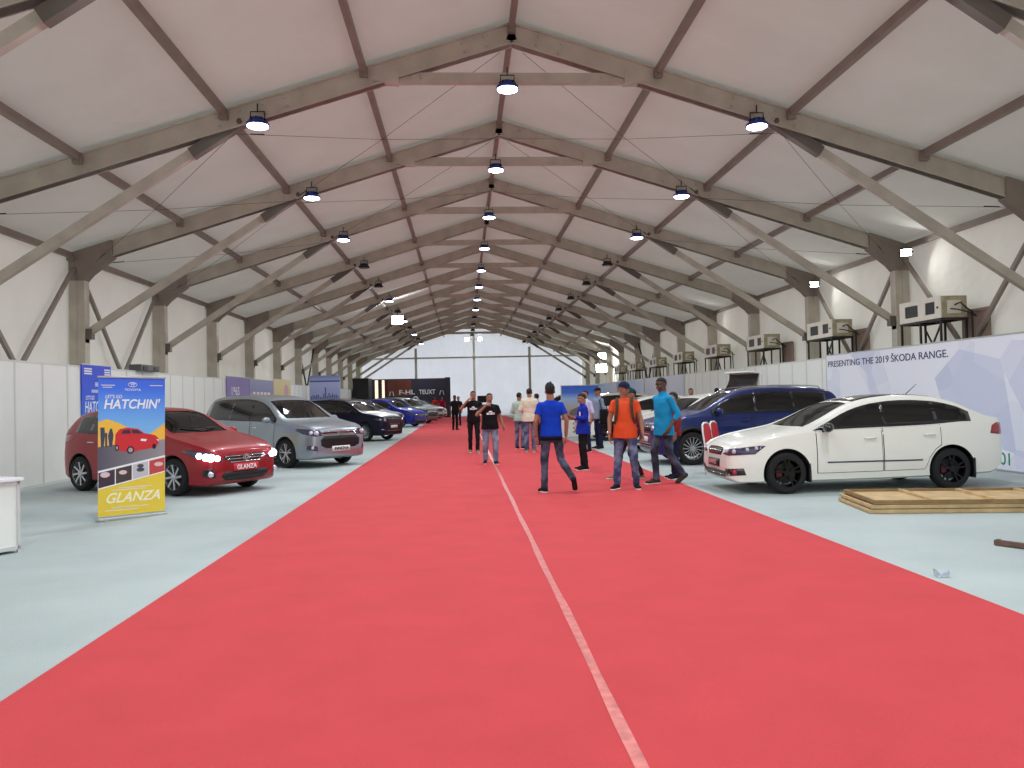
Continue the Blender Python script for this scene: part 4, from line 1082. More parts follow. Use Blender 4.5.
# ---- silver people carrier
P_sil = paint('metallic_silver_paint', (158, 168, 176), .6)
mpv = Car(top=[(.92,.46),(.915,.70),(.88,.86),(.76,.95),(.5,1.01),(.1,1.07),(-.08,1.11),(-.22,1.16),(-.98,1.58),(-1.35,1.69),(-2.0,1.745),(-2.9,1.74),(-3.35,1.70),(-3.55,1.62),(-3.68,1.28),(-3.76,1.0),(-3.80,.7),(-3.805,.52)],
          bot=[(.92,.40),(.88,.26),(.7,.20),(-3.4,.24),(-3.7,.34),(-3.805,.46)], plan=PLAN(1.83,.92,-3.805),
          belt=[(.9,.80),(.4,.96),(-.2,1.03),(-3.0,1.10),(-3.8,1.12)], W=1.83, wb=2.75, r=.345, tumble=.36)
mpv_kw = dict(win=[(-.40,-1.38),(-1.48,-2.40),(-2.50,-3.42)], doors=[(-.42,-1.42),(-1.43,-2.45)],
    wind=dict(g=[(-.25,.66),(-.22,.35),(-.215,.05),(-1.05,.05),(-1.04,.42),(-1.0,.58),(-.6,.64)], cav=(-3.62,-.40), mir=(-.55,1.08), seat=-1.3, dash=-.6, seat3=True, dz=1.7),
    rear=dict(g=[(-3.50,.56),(-3.50,.2),(-3.5,.04),(-3.72,.04),(-3.72,.4),(-3.7,.6)], dz=.3),
    lights=std_lights(mpv, M_lens, [(.8,.58,.82,.06,M_lensb),(.72,.68,.83,.05,M_lensb)],
        [(.86,.40,.76),(.80,.62,.74),(.58,.82,.80),(.34,.88,.90),(.45,.86,.93),(.78,.5,.88)], [(-3.76,.62,.9),(-3.74,.62,1.3),(-3.6,.78,1.3),(-3.5,.86,1.1),(-3.6,.86,.95)],
        dict(n='fog_light', p=[(.86,.60,.40),(.84,.62,.52),(.72,.80,.54),(.70,.82,.44)], d=(1,.8,0), m=M_lens, b=[(.80,.72,.48,.04,M_lensb)])),
    face=[dict(n='upper_grille', p=[(.9,0,.77),(.9,.52,.79),(.86,.60,.84),(.88,0,.85)], d=(1,0,.1), m=M_trim, bars=[(.775,.79,.54,M_chrome,'chrome_bar'),(.825,.84,.56,M_chrome,'chrome_bar')]),
          dict(n='lower_grille', p=[(.9,0,.46),(.9,.42,.46),(.9,.56,.52),(.9,.58,.66),(.9,.46,.74),(.9,0,.74)], d=(1,0,0), m=M_black, bars=[(.55,.56,.52,M_trim,'intake_slat'),(.64,.65,.54,M_trim,'intake_slat')]),
          dict(n='number_plate', p=[(.9,0,.385),(.9,.26,.385),(.9,.26,.50),(.9,0,.50)], d=(1,0,0), m=M_plate, o=.03, txt=('INNOVA',.42,.07,.445,M_dark)),
          dict(n='rear_plate', p=[(-3.8,0,.75),(-3.8,.25,.75),(-3.8,.25,.87),(-3.8,0,.87)], d=(-1,0,0), m=M_plate)],
    rimm=M_rim, spokes=5, glass=glass_mat('clear_car_glass', (.88, .92, .90)), seat_m=M_seatb, extras=dict(handle=M_chrome))
silver = build_car('mpv_car', mpv, P_sil, **mpv_kw)
b = bmesh.new()
for (a_, b_) in ((.085,.055),(.05,.024),(.025,.05)): tube(b, [(.925, a_*math.cos(2*PI*k/16), .81+b_*math.sin(2*PI*k/16)) for k in range(17)], .007, 5)
finish('emblem', b, M_chrome, silver)
place(silver, -4.58, 19.95, -42, 'silver people carrier with chrome grille, second car on the left behind the red hatchback')

# ---- white saloon
P_white = paint('white_paint', (236, 236, 226), .0, .25)
sed = Car(top=[(.86,.44),(.85,.58),(.82,.68),(.70,.77),(.45,.85),(.1,.92),(-.15,.965),(-.30,1.0),(-1.15,1.36),(-1.5,1.435),(-1.95,1.466),(-2.4,1.44),(-2.75,1.36),(-3.10,1.19),(-3.25,1.12),(-3.42,1.085),(-3.49,1.07),(-3.52,.98),(-3.535,.70),(-3.54,.50)],
          bot=[(.86,.40),(.83,.24),(.68,.17),(-3.2,.22),(-3.45,.32),(-3.54,.44)], plan=PLAN(1.70,.86,-3.54),
          belt=[(.86,.62),(.3,.82),(-.25,.90),(-2.3,.965),(-2.9,1.0),(-3.54,1.0)], W=1.70, wb=2.60, r=.315, tumble=.42)
white = build_car('saloon_car', sed, P_white, win=[(-.42,-1.42),(-1.55,-2.42),(-2.46,-2.95,1.25)], doors=[(-.46,-1.50),(-1.51,-2.44)],
    wind=dict(g=[(-.33,.62),(-.29,.3),(-.285,.05),(-1.14,.05),(-1.12,.40),(-1.1,.50),(-.7,.575)], cav=(-3.14,-.46), mir=(-.58,.94), seat=-1.35, dash=-.64, dz=2.0),
    rear=dict(g=[(-2.78,.50),(-2.77,.2),(-2.77,.04),(-3.2,.04),(-3.19,.3),(-3.17,.52)], dz=2.0),
    lights=std_lights(sed, M_lens, [(.74,.46,.65,.035,M_lensb),(.66,.58,.65,.035,M_lensb),(.52,.70,.68,.03,M_lensb),(.42,.76,.70,.03,M_lensb)],
        [(.81,.36,.60),(.74,.52,.585),(.45,.77,.61),(.33,.82,.73),(.42,.80,.735),(.74,.5,.68)], [(-3.5,.50,.82),(-3.5,.50,.98),(-3.38,.72,1.0),(-3.34,.80,.96),(-3.30,.82,.84),(-3.4,.76,.82)],
        dict(n='fog_light_recess', p=[(.80,.42,.27),(.79,.46,.385),(.62,.74,.40),(.60,.76,.30)], d=(1,.8,0), m=M_trim, b=[(.68,.64,.34,.035,mat('red_reflector', (190,40,70), .3))])),
    face=[dict(n='grille', p=[(.86,0,.58),(.86,.30,.58),(.84,.36,.66),(.84,.28,.70),(.84,0,.71)], d=(1,0,.25), m=M_trim, bars=[(.62,.625,.3,M_black,'grille_slat')]),
          dict(n='lower_intake', p=[(.86,0,.24),(.86,.46,.25),(.86,.48,.34),(.86,0,.35)], d=(1,0,0), m=M_black, bars=[(.29,.297,.44,M_chrome,'chrome_bar')]),
          dict(n='number_plate', p=[(.86,0,.40),(.86,.26,.40),(.86,.26,.51),(.86,0,.51)], d=(1,0,0), m=M_black, o=.02, txt=('RAPID',.34,.065,.46,mat('pale_red_print', (226,150,150),.5))),
          dict(n='rear_plate', p=[(-3.54,0,.66),(-3.54,.25,.66),(-3.54,.25,.77),(-3.54,0,.77)], d=(-1,0,0), m=M_plate),
          dict(n='boot_spoiler', p=[(-3.42,0,1.08),(-3.42,.6,1.08),(-3.5,.6,1.06),(-3.5,0,1.06)], d=(0,0,1), m=M_trim)],
    rimm=M_rimb, spokes=5, glass=glass_mat('smoked_glass', (.32,.34,.36)), cap=mat('red_caliper', (96,14,18), .4), roof_m=(M_trim,-1.2,-2.72,.50),
    extras=dict(mirror=M_trim, antenna=-2.35, side_strip=(.455,.475,-.62,-2.12,M_navytxt), flaps=1))
white.scale = (.985, 1, 1)
place(white, 3.84, 12.68, 180, 'white saloon with black wheels and black roof, nearest car on the right')

# ---- large SUV, used for the blue one and (repainted) for dark and white ones further off
P_blue = paint('metallic_blue_paint', (12, 32, 92), .2, .4)
suv = Car(top=[(.90,.50),(.895,.72),(.86,.90),(.76,.97),(.45,1.03),(.05,1.09),(-.15,1.13),(-.28,1.18),(-1.0,1.53),(-1.4,1.62),(-2.1,1.66),(-3.0,1.64),(-3.40,1.58),(-3.55,1.50),(-3.68,1.22),(-3.76,1.0),(-3.79,.75),(-3.80,.55)],
          bot=[(.90,.42),(.86,.28),(.7,.22),(-3.3,.25),(-3.65,.36),(-3.80,.48)], plan=PLAN(1.88,.90,-3.80),
          belt=[(.9,.84),(.3,.99),(-.3,1.04),(-2.6,1.09),(-3.8,1.12)], W=1.88, wb=2.79, r=.36, tumble=.40)
suv_kw = dict(win=[(-.46,-1.42),(-1.52,-2.50),(-2.58,-3.30)], doors=[(-.48,-1.47),(-1.48,-2.56)],
    wind=dict(g=[(-.30,.68),(-.27,.35),(-.265,.05),(-1.05,.05),(-1.04,.42),(-1.0,.58),(-.6,.65)], cav=(-3.60,-.45), mir=(-.60,1.10), seat=-1.35, dash=-.66, dz=1.9),
    rear=dict(g=[(-3.48,.56),(-3.48,.2),(-3.48,.04),(-3.72,.04),(-3.72,.4),(-3.68,.62)], dz=.5),
    lights=std_lights(suv, M_lens, [(.8,.60,.82,.05,M_lensb),(.66,.74,.84,.04,M_lensb)],
        [(.86,.48,.76),(.80,.62,.76),(.56,.84,.80),(.42,.88,.88),(.6,.82,.90),(.82,.5,.86)], [(-3.76,.5,.96),(-3.74,.5,1.08),(-3.6,.8,1.1),(-3.45,.88,1.06),(-3.5,.9,.96)],
        dict(n='fog_light', p=[(.86,.62,.40),(.84,.64,.48),(.74,.80,.49),(.72,.82,.42)], d=(1,.8,0), m=M_lens)),
    face=[dict(n='grille', p=[(.9,0,.66),(.9,.42,.66),(.88,.47,.74),(.87,.44,.86),(.87,0,.88)], d=(1,0,.2), m=M_trim, bars=[(.86,.875,.45,M_chrome,'chrome_bar'),(.66,.672,.43,M_chrome,'chrome_bar')]),
          dict(n='lower_intake', p=[(.9,0,.34),(.9,.58,.35),(.9,.52,.46),(.9,0,.48)], d=(1,0,0), m=M_black, bars=[(.40,.41,.52,M_chrome,'chrome_bar')]),
          dict(n='number_plate', p=[(.9,0,.50),(.9,.26,.50),(.9,.26,.61),(.9,0,.61)], d=(1,0,0), m=M_plate, o=.02),
          dict(n='rear_plate', p=[(-3.8,0,.78),(-3.8,.25,.78),(-3.8,.25,.90),(-3.8,0,.90)], d=(-1,0,0), m=M_plate)])
blue = build_car('suv_car', suv, P_blue, rimm=M_rim, spokes=15, twin=False, **suv_kw, extras=dict(cladding=1, rails=(-1.15,-3.2,.56,M_chrome)))
blue.scale = (.92, 1, 1)
place(blue, 3.93, 18.05, 180, 'dark blue SUV with silver multi-spoke wheels and roof rails, behind the white saloon')

# ---- far cars: repainted copies with the meshes' own paint slot replaced
def repaint(src, old, new, label, x, y, rz, name=None, sc=(1, 1, 1), drop=()):
    def rec(o, par):
        if o.name.split('.')[0] in drop: return None
        c = o.copy(); C.objects.link(c)
        if par is not None: c.parent = par
        if o.type == 'MESH':
            for i, m in enumerate(o.data.materials):
                if m == old:
                    c.material_slots[i].link = 'OBJECT'; c.material_slots[i].material = new
        for ch in o.children: rec(ch, c)
        return c
    r = rec(src, None); r.name = name or src.name.split('.')[0]; r.scale = sc
    return place(r, x, y, rz, label)
P_navy = paint('dark_navy_paint', (12, 15, 38), 0, .4, .2, .2)
P_mar = paint('dark_plum_paint', (32, 14, 30), 0, .4, .2, .2)
P_cob = paint('cobalt_blue_paint', (16, 40, 160), .1, .4, .3, .3)
P_grn = paint('grey_green_paint', (120, 134, 130), .5)
P_lil = paint('pale_silver_paint', (190, 190, 205), .5)
repaint(blue, P_blue, P_navy, 'dark navy SUV, third car on the left, right behind the silver people carrier', -4.36, 31.7, -26, sc=(.87, .92, .98), drop=('arch_cladding', 'sill_cladding'))
repaint(blue, P_blue, P_mar, 'dark plum SUV, fourth car on the left, mostly hidden behind the navy one', -4.85, 38.3, -34, sc=(.92, .96, .96))
repaint(red_hatch, P_red, P_cob, 'bright cobalt blue hatchback, fifth car on the left', -4.2, 47.3, -28, sc=(1.04, 1.02, 1.08), drop=('emblem', 'number_plate', 'bulb'))
repaint(silver, P_sil, P_grn, 'grey-green people carrier behind the cobalt blue hatchback on the left', -3.75, 53.5, -30, drop=('emblem', 'number_plate', 'bulb'))
repaint(blue, P_blue, P_lil, 'pale silver SUV near the far end of the left row', -3.5, 60.0, -28)
repaint(red_hatch, P_red, P_white, 'white hatchback at the far end of the left row before the dark backdrop', -3.3, 66.0, -28, drop=('emblem', 'number_plate', 'bulb'))
# right row: white liftback with raised tailgate
lift = repaint(white, P_white, P_white, 'white liftback with its tailgate raised, parked behind the dark blue SUV', 4.3, 22.0, 200, name='liftback_car', sc=(1.0, 1.05, 1.05), drop=('number_plate', 'roof_panel', 'side_strip', 'rear_window', 'boot_spoiler', 'antenna'))
b = bmesh.new()
prof = [(-2.64,1.39),(-2.78,1.52),(-2.93,1.68),(-3.03,1.84),(-3.07,1.98)]
for i in range(4):
    (xa_, za_), (xb_, zb_) = prof[i], prof[i+1]
    w1, w2 = .50+.03*i, .50+.03*(i+1)
    poly(b, [(xa_, -w1, za_), (xb_, -w2, zb_), (xb_, w2, zb_), (xa_, w1, za_)], .03, (-.5, 0, .85))
gt = finish('tailgate', b, M_trim, lift)
b = bmesh.new(); poly(b, [(-3.07,-.62,1.98),(-2.95,-.60,2.0),(-2.80,-.5,2.02),(-2.80,.5,2.02),(-2.95,.60,2.0),(-3.07,.62,1.98)], .04, (0, 0, 1)); box(b, -3.16, -3.08, -.66, .66, 1.55, 1.99, .02); finish('tailgate_panel', b, P_white, gt)
b = bmesh.new()
for s in (-1, 1): tube(b, [(-2.85, s*.55, 1.25), (-3.0, s*.55, 1.70)], .012, 6)
finish('gas_strut', b, M_dark, gt)
repaint(white, P_white, P_white, 'white saloon parked behind the man in the orange T-shirt', 3.90, 28.2, 180, sc=(1.08, 1.06, 1.06), drop=('number_plate', 'roof_panel', 'side_strip', 'antenna'))
repaint(blue, P_blue, P_white, 'white SUV beyond the man in the grey-blue shirt', 3.6, 35.5, 180)
repaint(blue, P_blue, P_lil, 'silver SUV far down the right row beyond the white SUV', 3.6, 43.0, 180)
repaint(blue, P_blue, P_navy, 'navy SUV at the far end of the right row', 3.8, 50.5, 180)
# ---------------------------------------------------------------- people
def cap_(bm, p, q, r1, r2, seg=14):
    p, q = Vector(p), Vector(q); L = (q-p).length
    if L < 1e-4: return
    d = (q-p)/L; pts = []; rs = []
    for k in range(4):
        a = PI/2*(1-k/4.0); pts.append(p - d*r1*math.sin(a)); rs.append(max(.0012, r1*math.cos(a)))
    pts.append(p); rs.append(r1); pts.append(q); rs.append(r2)
    for k in range(1, 5):
        a = PI/2*k/4.0; pts.append(q + d*r2*math.sin(a)); rs.append(max(.0012, r2*math.cos(a)))
    tube(bm, pts, rs, seg)
def flat_cap(bm, p, q, r1, r2, seg=14): tube(bm, [p, q], [r1, r2], seg)
def rings(bm, R, seg=20, fn=None):
    """stack of ellipses (cx, cy, z, rx, ry)"""
    rs = []
    for cx, cy, z, rx, ry in R:
        ring = []
        for k in range(seg):
            a = 2*PI*k/seg; p = Vector((cx+rx*math.cos(a), cy+ry*math.sin(a), z))
            ring.append(bm.verts.new(fn(p) if fn else p))
        rs.append(ring)
    nf = []
    for a, b in zip(rs[:-1], rs[1:]):
        for k in range(seg): nf.append(bm.faces.new((a[k], a[(k+1) % seg], b[(k+1) % seg], b[k])))
    nf.append(bm.faces.new(rs[0][::-1])); nf.append(bm.faces.new(rs[-1]))
    bmesh.ops.recalc_face_normals(bm, faces=nf)
def hand(bm, w, d, pn, side, curl=.5, sc=1.0):
    """palm, four fingers of unequal length and a thumb at the palm's side; w wrist, d finger direction, pn palm normal"""
    w = Vector(w); d = Vector(d).normalized(); pn = Vector(pn); pn = (pn - d*pn.dot(d)).normalized(); s = d.cross(pn).normalized()*side
    L = .088*sc
    for k in (-1.5, -.5, .5, 1.5):
        cap_(bm, w + s*k*.011*sc, w + d*L + s*k*.0205*sc, .014*sc, .0118*sc, 8)
    for k, ln in ((-1.5, .82), (-.5, .98), (.5, 1.05), (1.5, .95)):
        p = w + d*L + s*k*.0205*sc; dd = d.copy(); R = .0098*sc
        for i, seg in enumerate((.038, .026, .021)):
            a = curl*(.55 + .35*i); dd = (dd*math.cos(a) + pn*math.sin(a)).normalized(); q = p + dd*seg*ln*sc
            cap_(bm, p, q, R, R*.9, 8); p = q; R *= .92
    p = w + d*.022*sc + s*.026*sc; q = p + (d*.75 + s*.62 + pn*.25).normalized()*.042*sc; r = q + (d*.9 + s*.2 + pn*.4).normalized()*.034*sc; e = r + (d*.85 + pn*.5).normalized()*.024*sc
    cap_(bm, w+s*.008, p, .014*sc, .013*sc, 8); cap_(bm, p, q, .0135*sc, .0115*sc, 8); cap_(bm, q, r, .0115*sc, .0100*sc, 8); cap_(bm, r, e, .010*sc, .0085*sc, 8)
BASE = dict(hipL=(-.092,0,.93), hipR=(.092,0,.93), kneeL=(-.10,.02,.50), kneeR=(.10,.02,.50), ankL=(-.10,-.02,.09), ankR=(.10,-.02,.09), toeL=(-.13,.15,.03), toeR=(.13,.15,.03),
            shL=(-.172,0,1.395), shR=(.172,0,1.395), elL=(-.245,-.03,1.14), elR=(.245,-.03,1.14), wrL=(-.265,.05,.90), wrR=(.265,.05,.90), lean=0.0, leanx=0.0, hy=0.0, hp=0.0, curl=.55, pnL=(1,.2,0), pnR=(-1,.2,0), hdL=None, hdR=None, belly=0.0, girth=1.0)
M_eye = mat('eye_white', (236, 232, 226), .3); M_iris = mat('iris_dark', (30, 20, 16), .2); M_hair = mat('black_hair', (20, 18, 18), .7, bump=.6, bscale=160); M_lip = mat('lip', (128, 74, 62), .5)
SK = {'mid': mat('skin_brown', (158, 112, 86), .55, var=.05, vscale=9), 'dark': mat('skin_dark_brown', (88, 58, 46), .5, var=.05, vscale=9), 'tan': mat('skin_tan', (146, 104, 80), .55, var=.05, vscale=9)}
def jeans_mat(nm, rgb, fade=(150, 170, 196)):
    m = bpy.data.materials.new(nm); m.use_nodes = True; nt = m.node_tree; b = nt.nodes['Principled BSDF']; b.inputs['Roughness'].default_value = .85
    tc = nt.nodes.new('ShaderNodeTexCoord'); n = nt.nodes.new('ShaderNodeTexNoise'); n.inputs['Scale'].default_value = 5; n.inputs['Detail'].default_value = 3; r = nt.nodes.new('ShaderNodeValToRGB')
    r.color_ramp.elements[0].position = .42; r.color_ramp.elements[1].position = .68; r.color_ramp.elements[0].color = s2l(rgb)+(1,); r.color_ramp.elements[1].color = s2l(fade)+(1,)
    nt.links.new(tc.outputs['Object'], n.inputs['Vector']); nt.links.new(n.outputs['Fac'], r.inputs[0]); nt.links.new(r.outputs[0], b.inputs['Base Color']); return m
def cloth(nm, rgb, var=.06): return mat(nm, rgb, .85, spec=.2, var=var, vscale=6)
def person(label, loc, face, H, pose, shirt, pants, shoe, skin='mid', hair='short', vox=.009, sleeve=.62, hem=.86, collar=False, open_hem=0.0, name='person', cap_m=None, sole=M_white, beard=False):
    """face: world direction (degrees) the person looks to"""
    J = dict(BASE); J.update(pose); sc = H/1.75
    t = empty(name, label, 'person', None, (loc[0], loc[1], 0), rad(face-90)); t.scale = (sc, sc, sc)
    g = J['girth']
    V = {k: Vector(v) for k, v in J.items() if isinstance(v, tuple)}
    def ln(p):
        z = max(0, p.z-.93); return Vector((p.x + J['leanx']*z, p.y + J['lean']*z, p.z))
    for k in ('shL', 'shR'): V[k] = ln(V[k])
    for s in 'LR':
        if 'abs' not in pose:
            V['el'+s] = ln(V['el'+s]) ; V['wr'+s] = ln(V['wr'+s])
    neck = ln(Vector((0, .0, 1.47))); hc = ln(Vector((0, .018, 1.622)))
    R = Matrix.Rotation(rad(J['hy']), 3, 'Z') @ Matrix.Rotation(rad(J['hp']), 3, 'X')
    HT = lambda p: hc + R @ Vector(p)
    # body: one continuous surface
    bm = bmesh.new()
    rings(bm, [(0, 0, .84, .13*g, .09*g), (0, 0, .92, .162*g, .108*g), (0, .002, 1.06, .142*g, .10*g+J['belly']*.6), (0, .004, 1.20, .15*g, .108*g+J['belly']*.5), (0, 0, 1.33, .168*g, .108*g), (0, -.005, 1.40, .150*g, .088*g), (0, -.005, 1.45, .085, .065)], fn=ln)
    cap_(bm, ln(Vector((0, -.01, 1.42))), HT((0, -.02, -.055)), .064, .060)
    for s in 'LR':
        cap_(bm, V['sh'+s]*.6+ln(Vector((0, 0, 1.425)))*.4, V['sh'+s], .050*g, .050*g); cap_(bm, V['sh'+s], V['el'+s], .050*g, .040*g); cap_(bm, V['el'+s], V['wr'+s], .040*g, .0265)
        cap_(bm, V['hip'+s], V['knee'+s], .082*g, .056*g); cap_(bm, V['knee'+s], V['ank'+s], .054*g, .038); cap_(bm, V['ank'+s], V['toe'+s]*.45+V['ank'+s]*.55+Vector((0, 0, -.012)), .030, .02)
        d = V['hd'+s] if J['hd'+s] else (V['wr'+s]-V['el'+s])
        hand(bm, V['wr'+s], d, V['pn'+s], 1 if s == 'L' else -1, J['curl'], 1.0)
    def E(c, r, m=None): ellipsoid(bm, HT(c), r, 16, R)
    E((0, -.012, .03), (.074, .092, .085)); E((0, .012, -.03), (.062, .075, .085)); E((0, .045, -.085), (.032, .032, .026)); E((0, .03, .045), (.062, .06, .05))
    cap_(bm, HT((0, .085, .012)), HT((0, .105, -.022)), .008, .0135, 8); E((-.010, .093, -.026), (.009, .009, .007)); E((.010, .093, -.026), (.009, .009, .007))
    E((0, .083, -.053), (.024, .012, .008)); E((0, .081, -.064), (.022, .012, .008))
    cap_(bm, HT((-.045, .072, .028)), HT((-.012, .084, .026)), .008, .008, 8); cap_(bm, HT((.045, .072, .028)), HT((.012, .084, .026)), .008, .008, 8)
    for s in (-1, 1): E((s*.076, -.012, -.005), (.010, .020, .031)); E((s*.042, .055, -.022), (.022, .022, .020))
    me = remesh(bm, vox*.8 if vox < .01 else vox, 1)
    body = link('body', me, SK[skin], t, smooth=True)
    for s in (-1, 1):
        b = bmesh.new(); ellipsoid(b, HT((s*.031, .0705, .010)), (.0125, .009, .0060), 10, R); finish('eye', b, M_eye, body, smooth=True)
        b = bmesh.new(); ellipsoid(b, HT((s*.031, .0785, .010)), (.0058, .004, .0058), 8, R); cap_(b, HT((s*.046, .074, .033)), HT((s*.014, .088, .034)), .0045, .0045, 6); finish('iris_and_brow', b, M_iris, body, smooth=True)
    b = bmesh.new(); ellipsoid(b, HT((0, .092, -.0585)), (.021, .006, .006), 8, R); finish('mouth', b, M_lip, body, smooth=True)
    # hair
    if hair:
        b = bmesh.new(); top = {'short': 0, 'spiky': .02, 'long': .01}[hair]
        vs = bmesh.ops.create_uvsphere(b, u_segments=28, v_segments=18, radius=1)['verts']
        kill = []
        for v in vs:
            p = v.co.copy()
            lim = .36 if p.y > .35 else (-.12 + .48*max(0, p.y)/.35 if p.y > 0 else (-.12 - 1.1*min(.62, -p.y)))
            if abs(p.x) > .75 and p.y > -.35: lim = max(lim, .0)
            if p.z < lim: kill.append(v)
            rr = 1 + .05*noise.noise(p*5) + (.3*max(0, p.z)*noise.noise(p*9) if hair == 'spiky' else 0)
            v.co = HT((p.x*.083*rr, -.014 + p.y*.100*rr, .038 + p.z*(.092+top)*rr))
        bmesh.ops.delete(b, geom=kill, context='VERTS')
        r_ = bmesh.ops.extrude_face_region(b, geom=b.faces[:])
        cc = HT((0, -.014, .02))
        for v in [q for q in r_['geom'] if isinstance(q, bmesh.types.BMVert)]: v.co = cc + (v.co-cc)*.88
        bmesh.ops.recalc_face_normals(b, faces=b.faces[:])
        finish('hair', b, M_hair, body, smooth=True)
    if beard:
        b = bmesh.new(); ellipsoid(b, HT((0, .03, -.082)), (.052, .058, .034), 14, R); finish('beard', b, M_hair, body, smooth=True)
    if cap_m:
        b = bmesh.new()
        vs = bmesh.ops.create_uvsphere(b, u_segments=24, v_segments=16, radius=1)['verts']
        kill = [v for v in vs if v.co.z < -.02]
        for v in vs: v.co = HT((v.co.x*.088, -.010+v.co.y*.105, .05+v.co.z*.085))
        bmesh.ops.delete(b, geom=kill, context='VERTS')
        pts = [(.07*math.cos(PI*k/8), .075+.085*math.sin(PI*k/8), .052) for k in range(9)]
        poly(b, [HT(p) for p in pts] + [HT((-.07, .04, .056)), HT((.07, .04, .056))], .006, R @ Vector((0, 0, 1)))
        ellipsoid(b, HT((0, -.01, .136)), (.01, .01, .006), 6)
        o = finish('cap', b, cap_m, t, smooth=True); md = o.modifiers.new('s', 'SOLIDIFY'); md.thickness = .004
    # shirt
    b = bmesh.new(); e = .016
    fl = open_hem
    rings(b, [(0, 0, hem, .180*g+e+fl, .128*g+e+fl+J['belly']*.5), (0, .0, .98, .172*g+e+fl*.6, .122*g+e+fl*.5+J['belly']*.7), (0, .002, 1.08, .158*g+e, .108*g+e+J['belly']*.7), (0, .004, 1.20, .155*g+e, .112*g+e+J['belly']*.5), (0, 0, 1.33, .172*g+e, .112*g+e), (0, -.005, 1.40, .160*g+e, .095*g+e), (0, -.008, 1.445, .115*g+e, .072+e), (0, -.01, 1.482, .066+e, .060+e)], fn=ln)
    for s in 'LR':
        sh, el, wr = V['sh'+s], V['el'+s], V['wr'+s]
        cap_(b, sh*.55+ln(Vector((0, 0, 1.425)))*.45, sh, .060*g, .062*g)
        if sleeve <= 1: flat_cap(b, sh, sh.lerp(el, sleeve), .060*g, .066*g)
        else:
            cap_(b, sh, el, .061*g, .055*g); flat_cap(b, el, el.lerp(wr, sleeve-1), .056*g, .044*g)
    if collar: rings(b, [(0, -.004, 1.47, .070, .066), (0, .0, 1.515, .064, .062)], fn=ln)
    sh_o = link('shirt', remesh(b, vox, 2, .010, 8), shirt, t, smooth=True)
    # trousers
    b = bmesh.new(); e = .014
    rings(b, [(0, 0, .80, .13*g+e, .095*g+e), (0, 0, .90, .165*g+e, .112*g+e), (0, 0, 1.0, .152*g+e, .106*g+e)])
    for s in 'LR':
        h, k, a = V['hip'+s], V['knee'+s], V['ank'+s]
        cap_(b, h, k, .090*g, .068*g); cap_(b, k, k.lerp(a, .5), .066*g, .060*g); flat_cap(b, k.lerp(a, .5), a + (a-k).normalized()*.02, .060*g, .056*g)
    link('trousers', remesh(b, vox, 2, .012, 9), pants, t, smooth=True)
    for s in 'LR':
        a, toe = V['ank'+s], V['toe'+s]; b = bmesh.new()
        d = (toe-a); d.z *= .8; f = (toe - Vector((a.x, a.y, toe.z))); n_ = (a - toe); dirn = (toe-a).normalized()
        up = Vector((0, 0, 1)); heel = a + Vector((0, 0, -.055)) - Vector((dirn.x, dirn.y, 0))*.035
        if a.z - toe.z > .10 or pose.get('lift'+s):    # heel lifted
            up = (a - (a+toe)/2).normalized(); heel = a - dirn*.02 + Vector((0, -.035, -.02))
        cap_(b, a, heel, .046, .040, 10); cap_(b, heel, toe, .042, .036, 10); cap_(b, (heel+a)/2, (toe+a)/2, .040, .034, 10); cap_(b, heel + Vector((.012, 0, 0)), toe + Vector((.018, -.01, 0)), .036, .03, 10); cap_(b, heel, toe + Vector((-.016, -.015, 0)), .036, .03, 10)
        m_ = remesh(b, .009, 2)
        if not pose.get('lift'+s):
            for v in m_.vertices: v.co.z = max(v.co.z, .003)
        so = link('shoe', m_, shoe, t, smooth=True)
        if not pose.get('lift'+s):
            b = bmesh.new(); cap_(b, Vector((heel.x, heel.y, .012)), Vector((toe.x, toe.y, .012)), .043, .041, 12)
            for v in b.verts: v.co.z = min(max(v.co.z, 0), .022)
            finish('sole', b, sole, so)
    return t, V, ln, HT, sh_o
def on_shirt(t, sh_o, pts, m, nm, y=-1, off=.004):
    """flat print lying on the front (+y) or back (-y) of a shirt"""
    bv = BVHTree.FromPolygons([v.co for v in sh_o.data.vertices], [tuple(p.vertices) for p in sh_o.data.polygons])
    return finish(nm, patch(bv, [(x, 0, z) for x, z in pts], (0, y, 0), off, 0, .03), m, sh_o, smooth=True)

c_blue = cloth('royal_blue_jersey', (18, 62, 186)); c_orange = cloth('orange_cotton', (220, 84, 46)); c_cyan = cloth('cyan_cotton', (28, 146, 196)); c_black = cloth('black_cotton', (22, 22, 26))
c_jblue = jeans_mat('faded_blue_jeans', (52, 66, 104), (140, 156, 180)); c_jdark = jeans_mat('dark_grey_jeans', (38, 42, 58), (92, 104, 130)); c_jlight = jeans_mat('pale_blue_jeans', (92, 112, 138), (156, 174, 192))
c_navy = cloth('navy_trousers', (30, 36, 66)); c_shoe = cloth('dark_shoe', (34, 30, 34)); c_tan = cloth('tan_shoe', (150, 130, 110))
W_steel = M_chrome
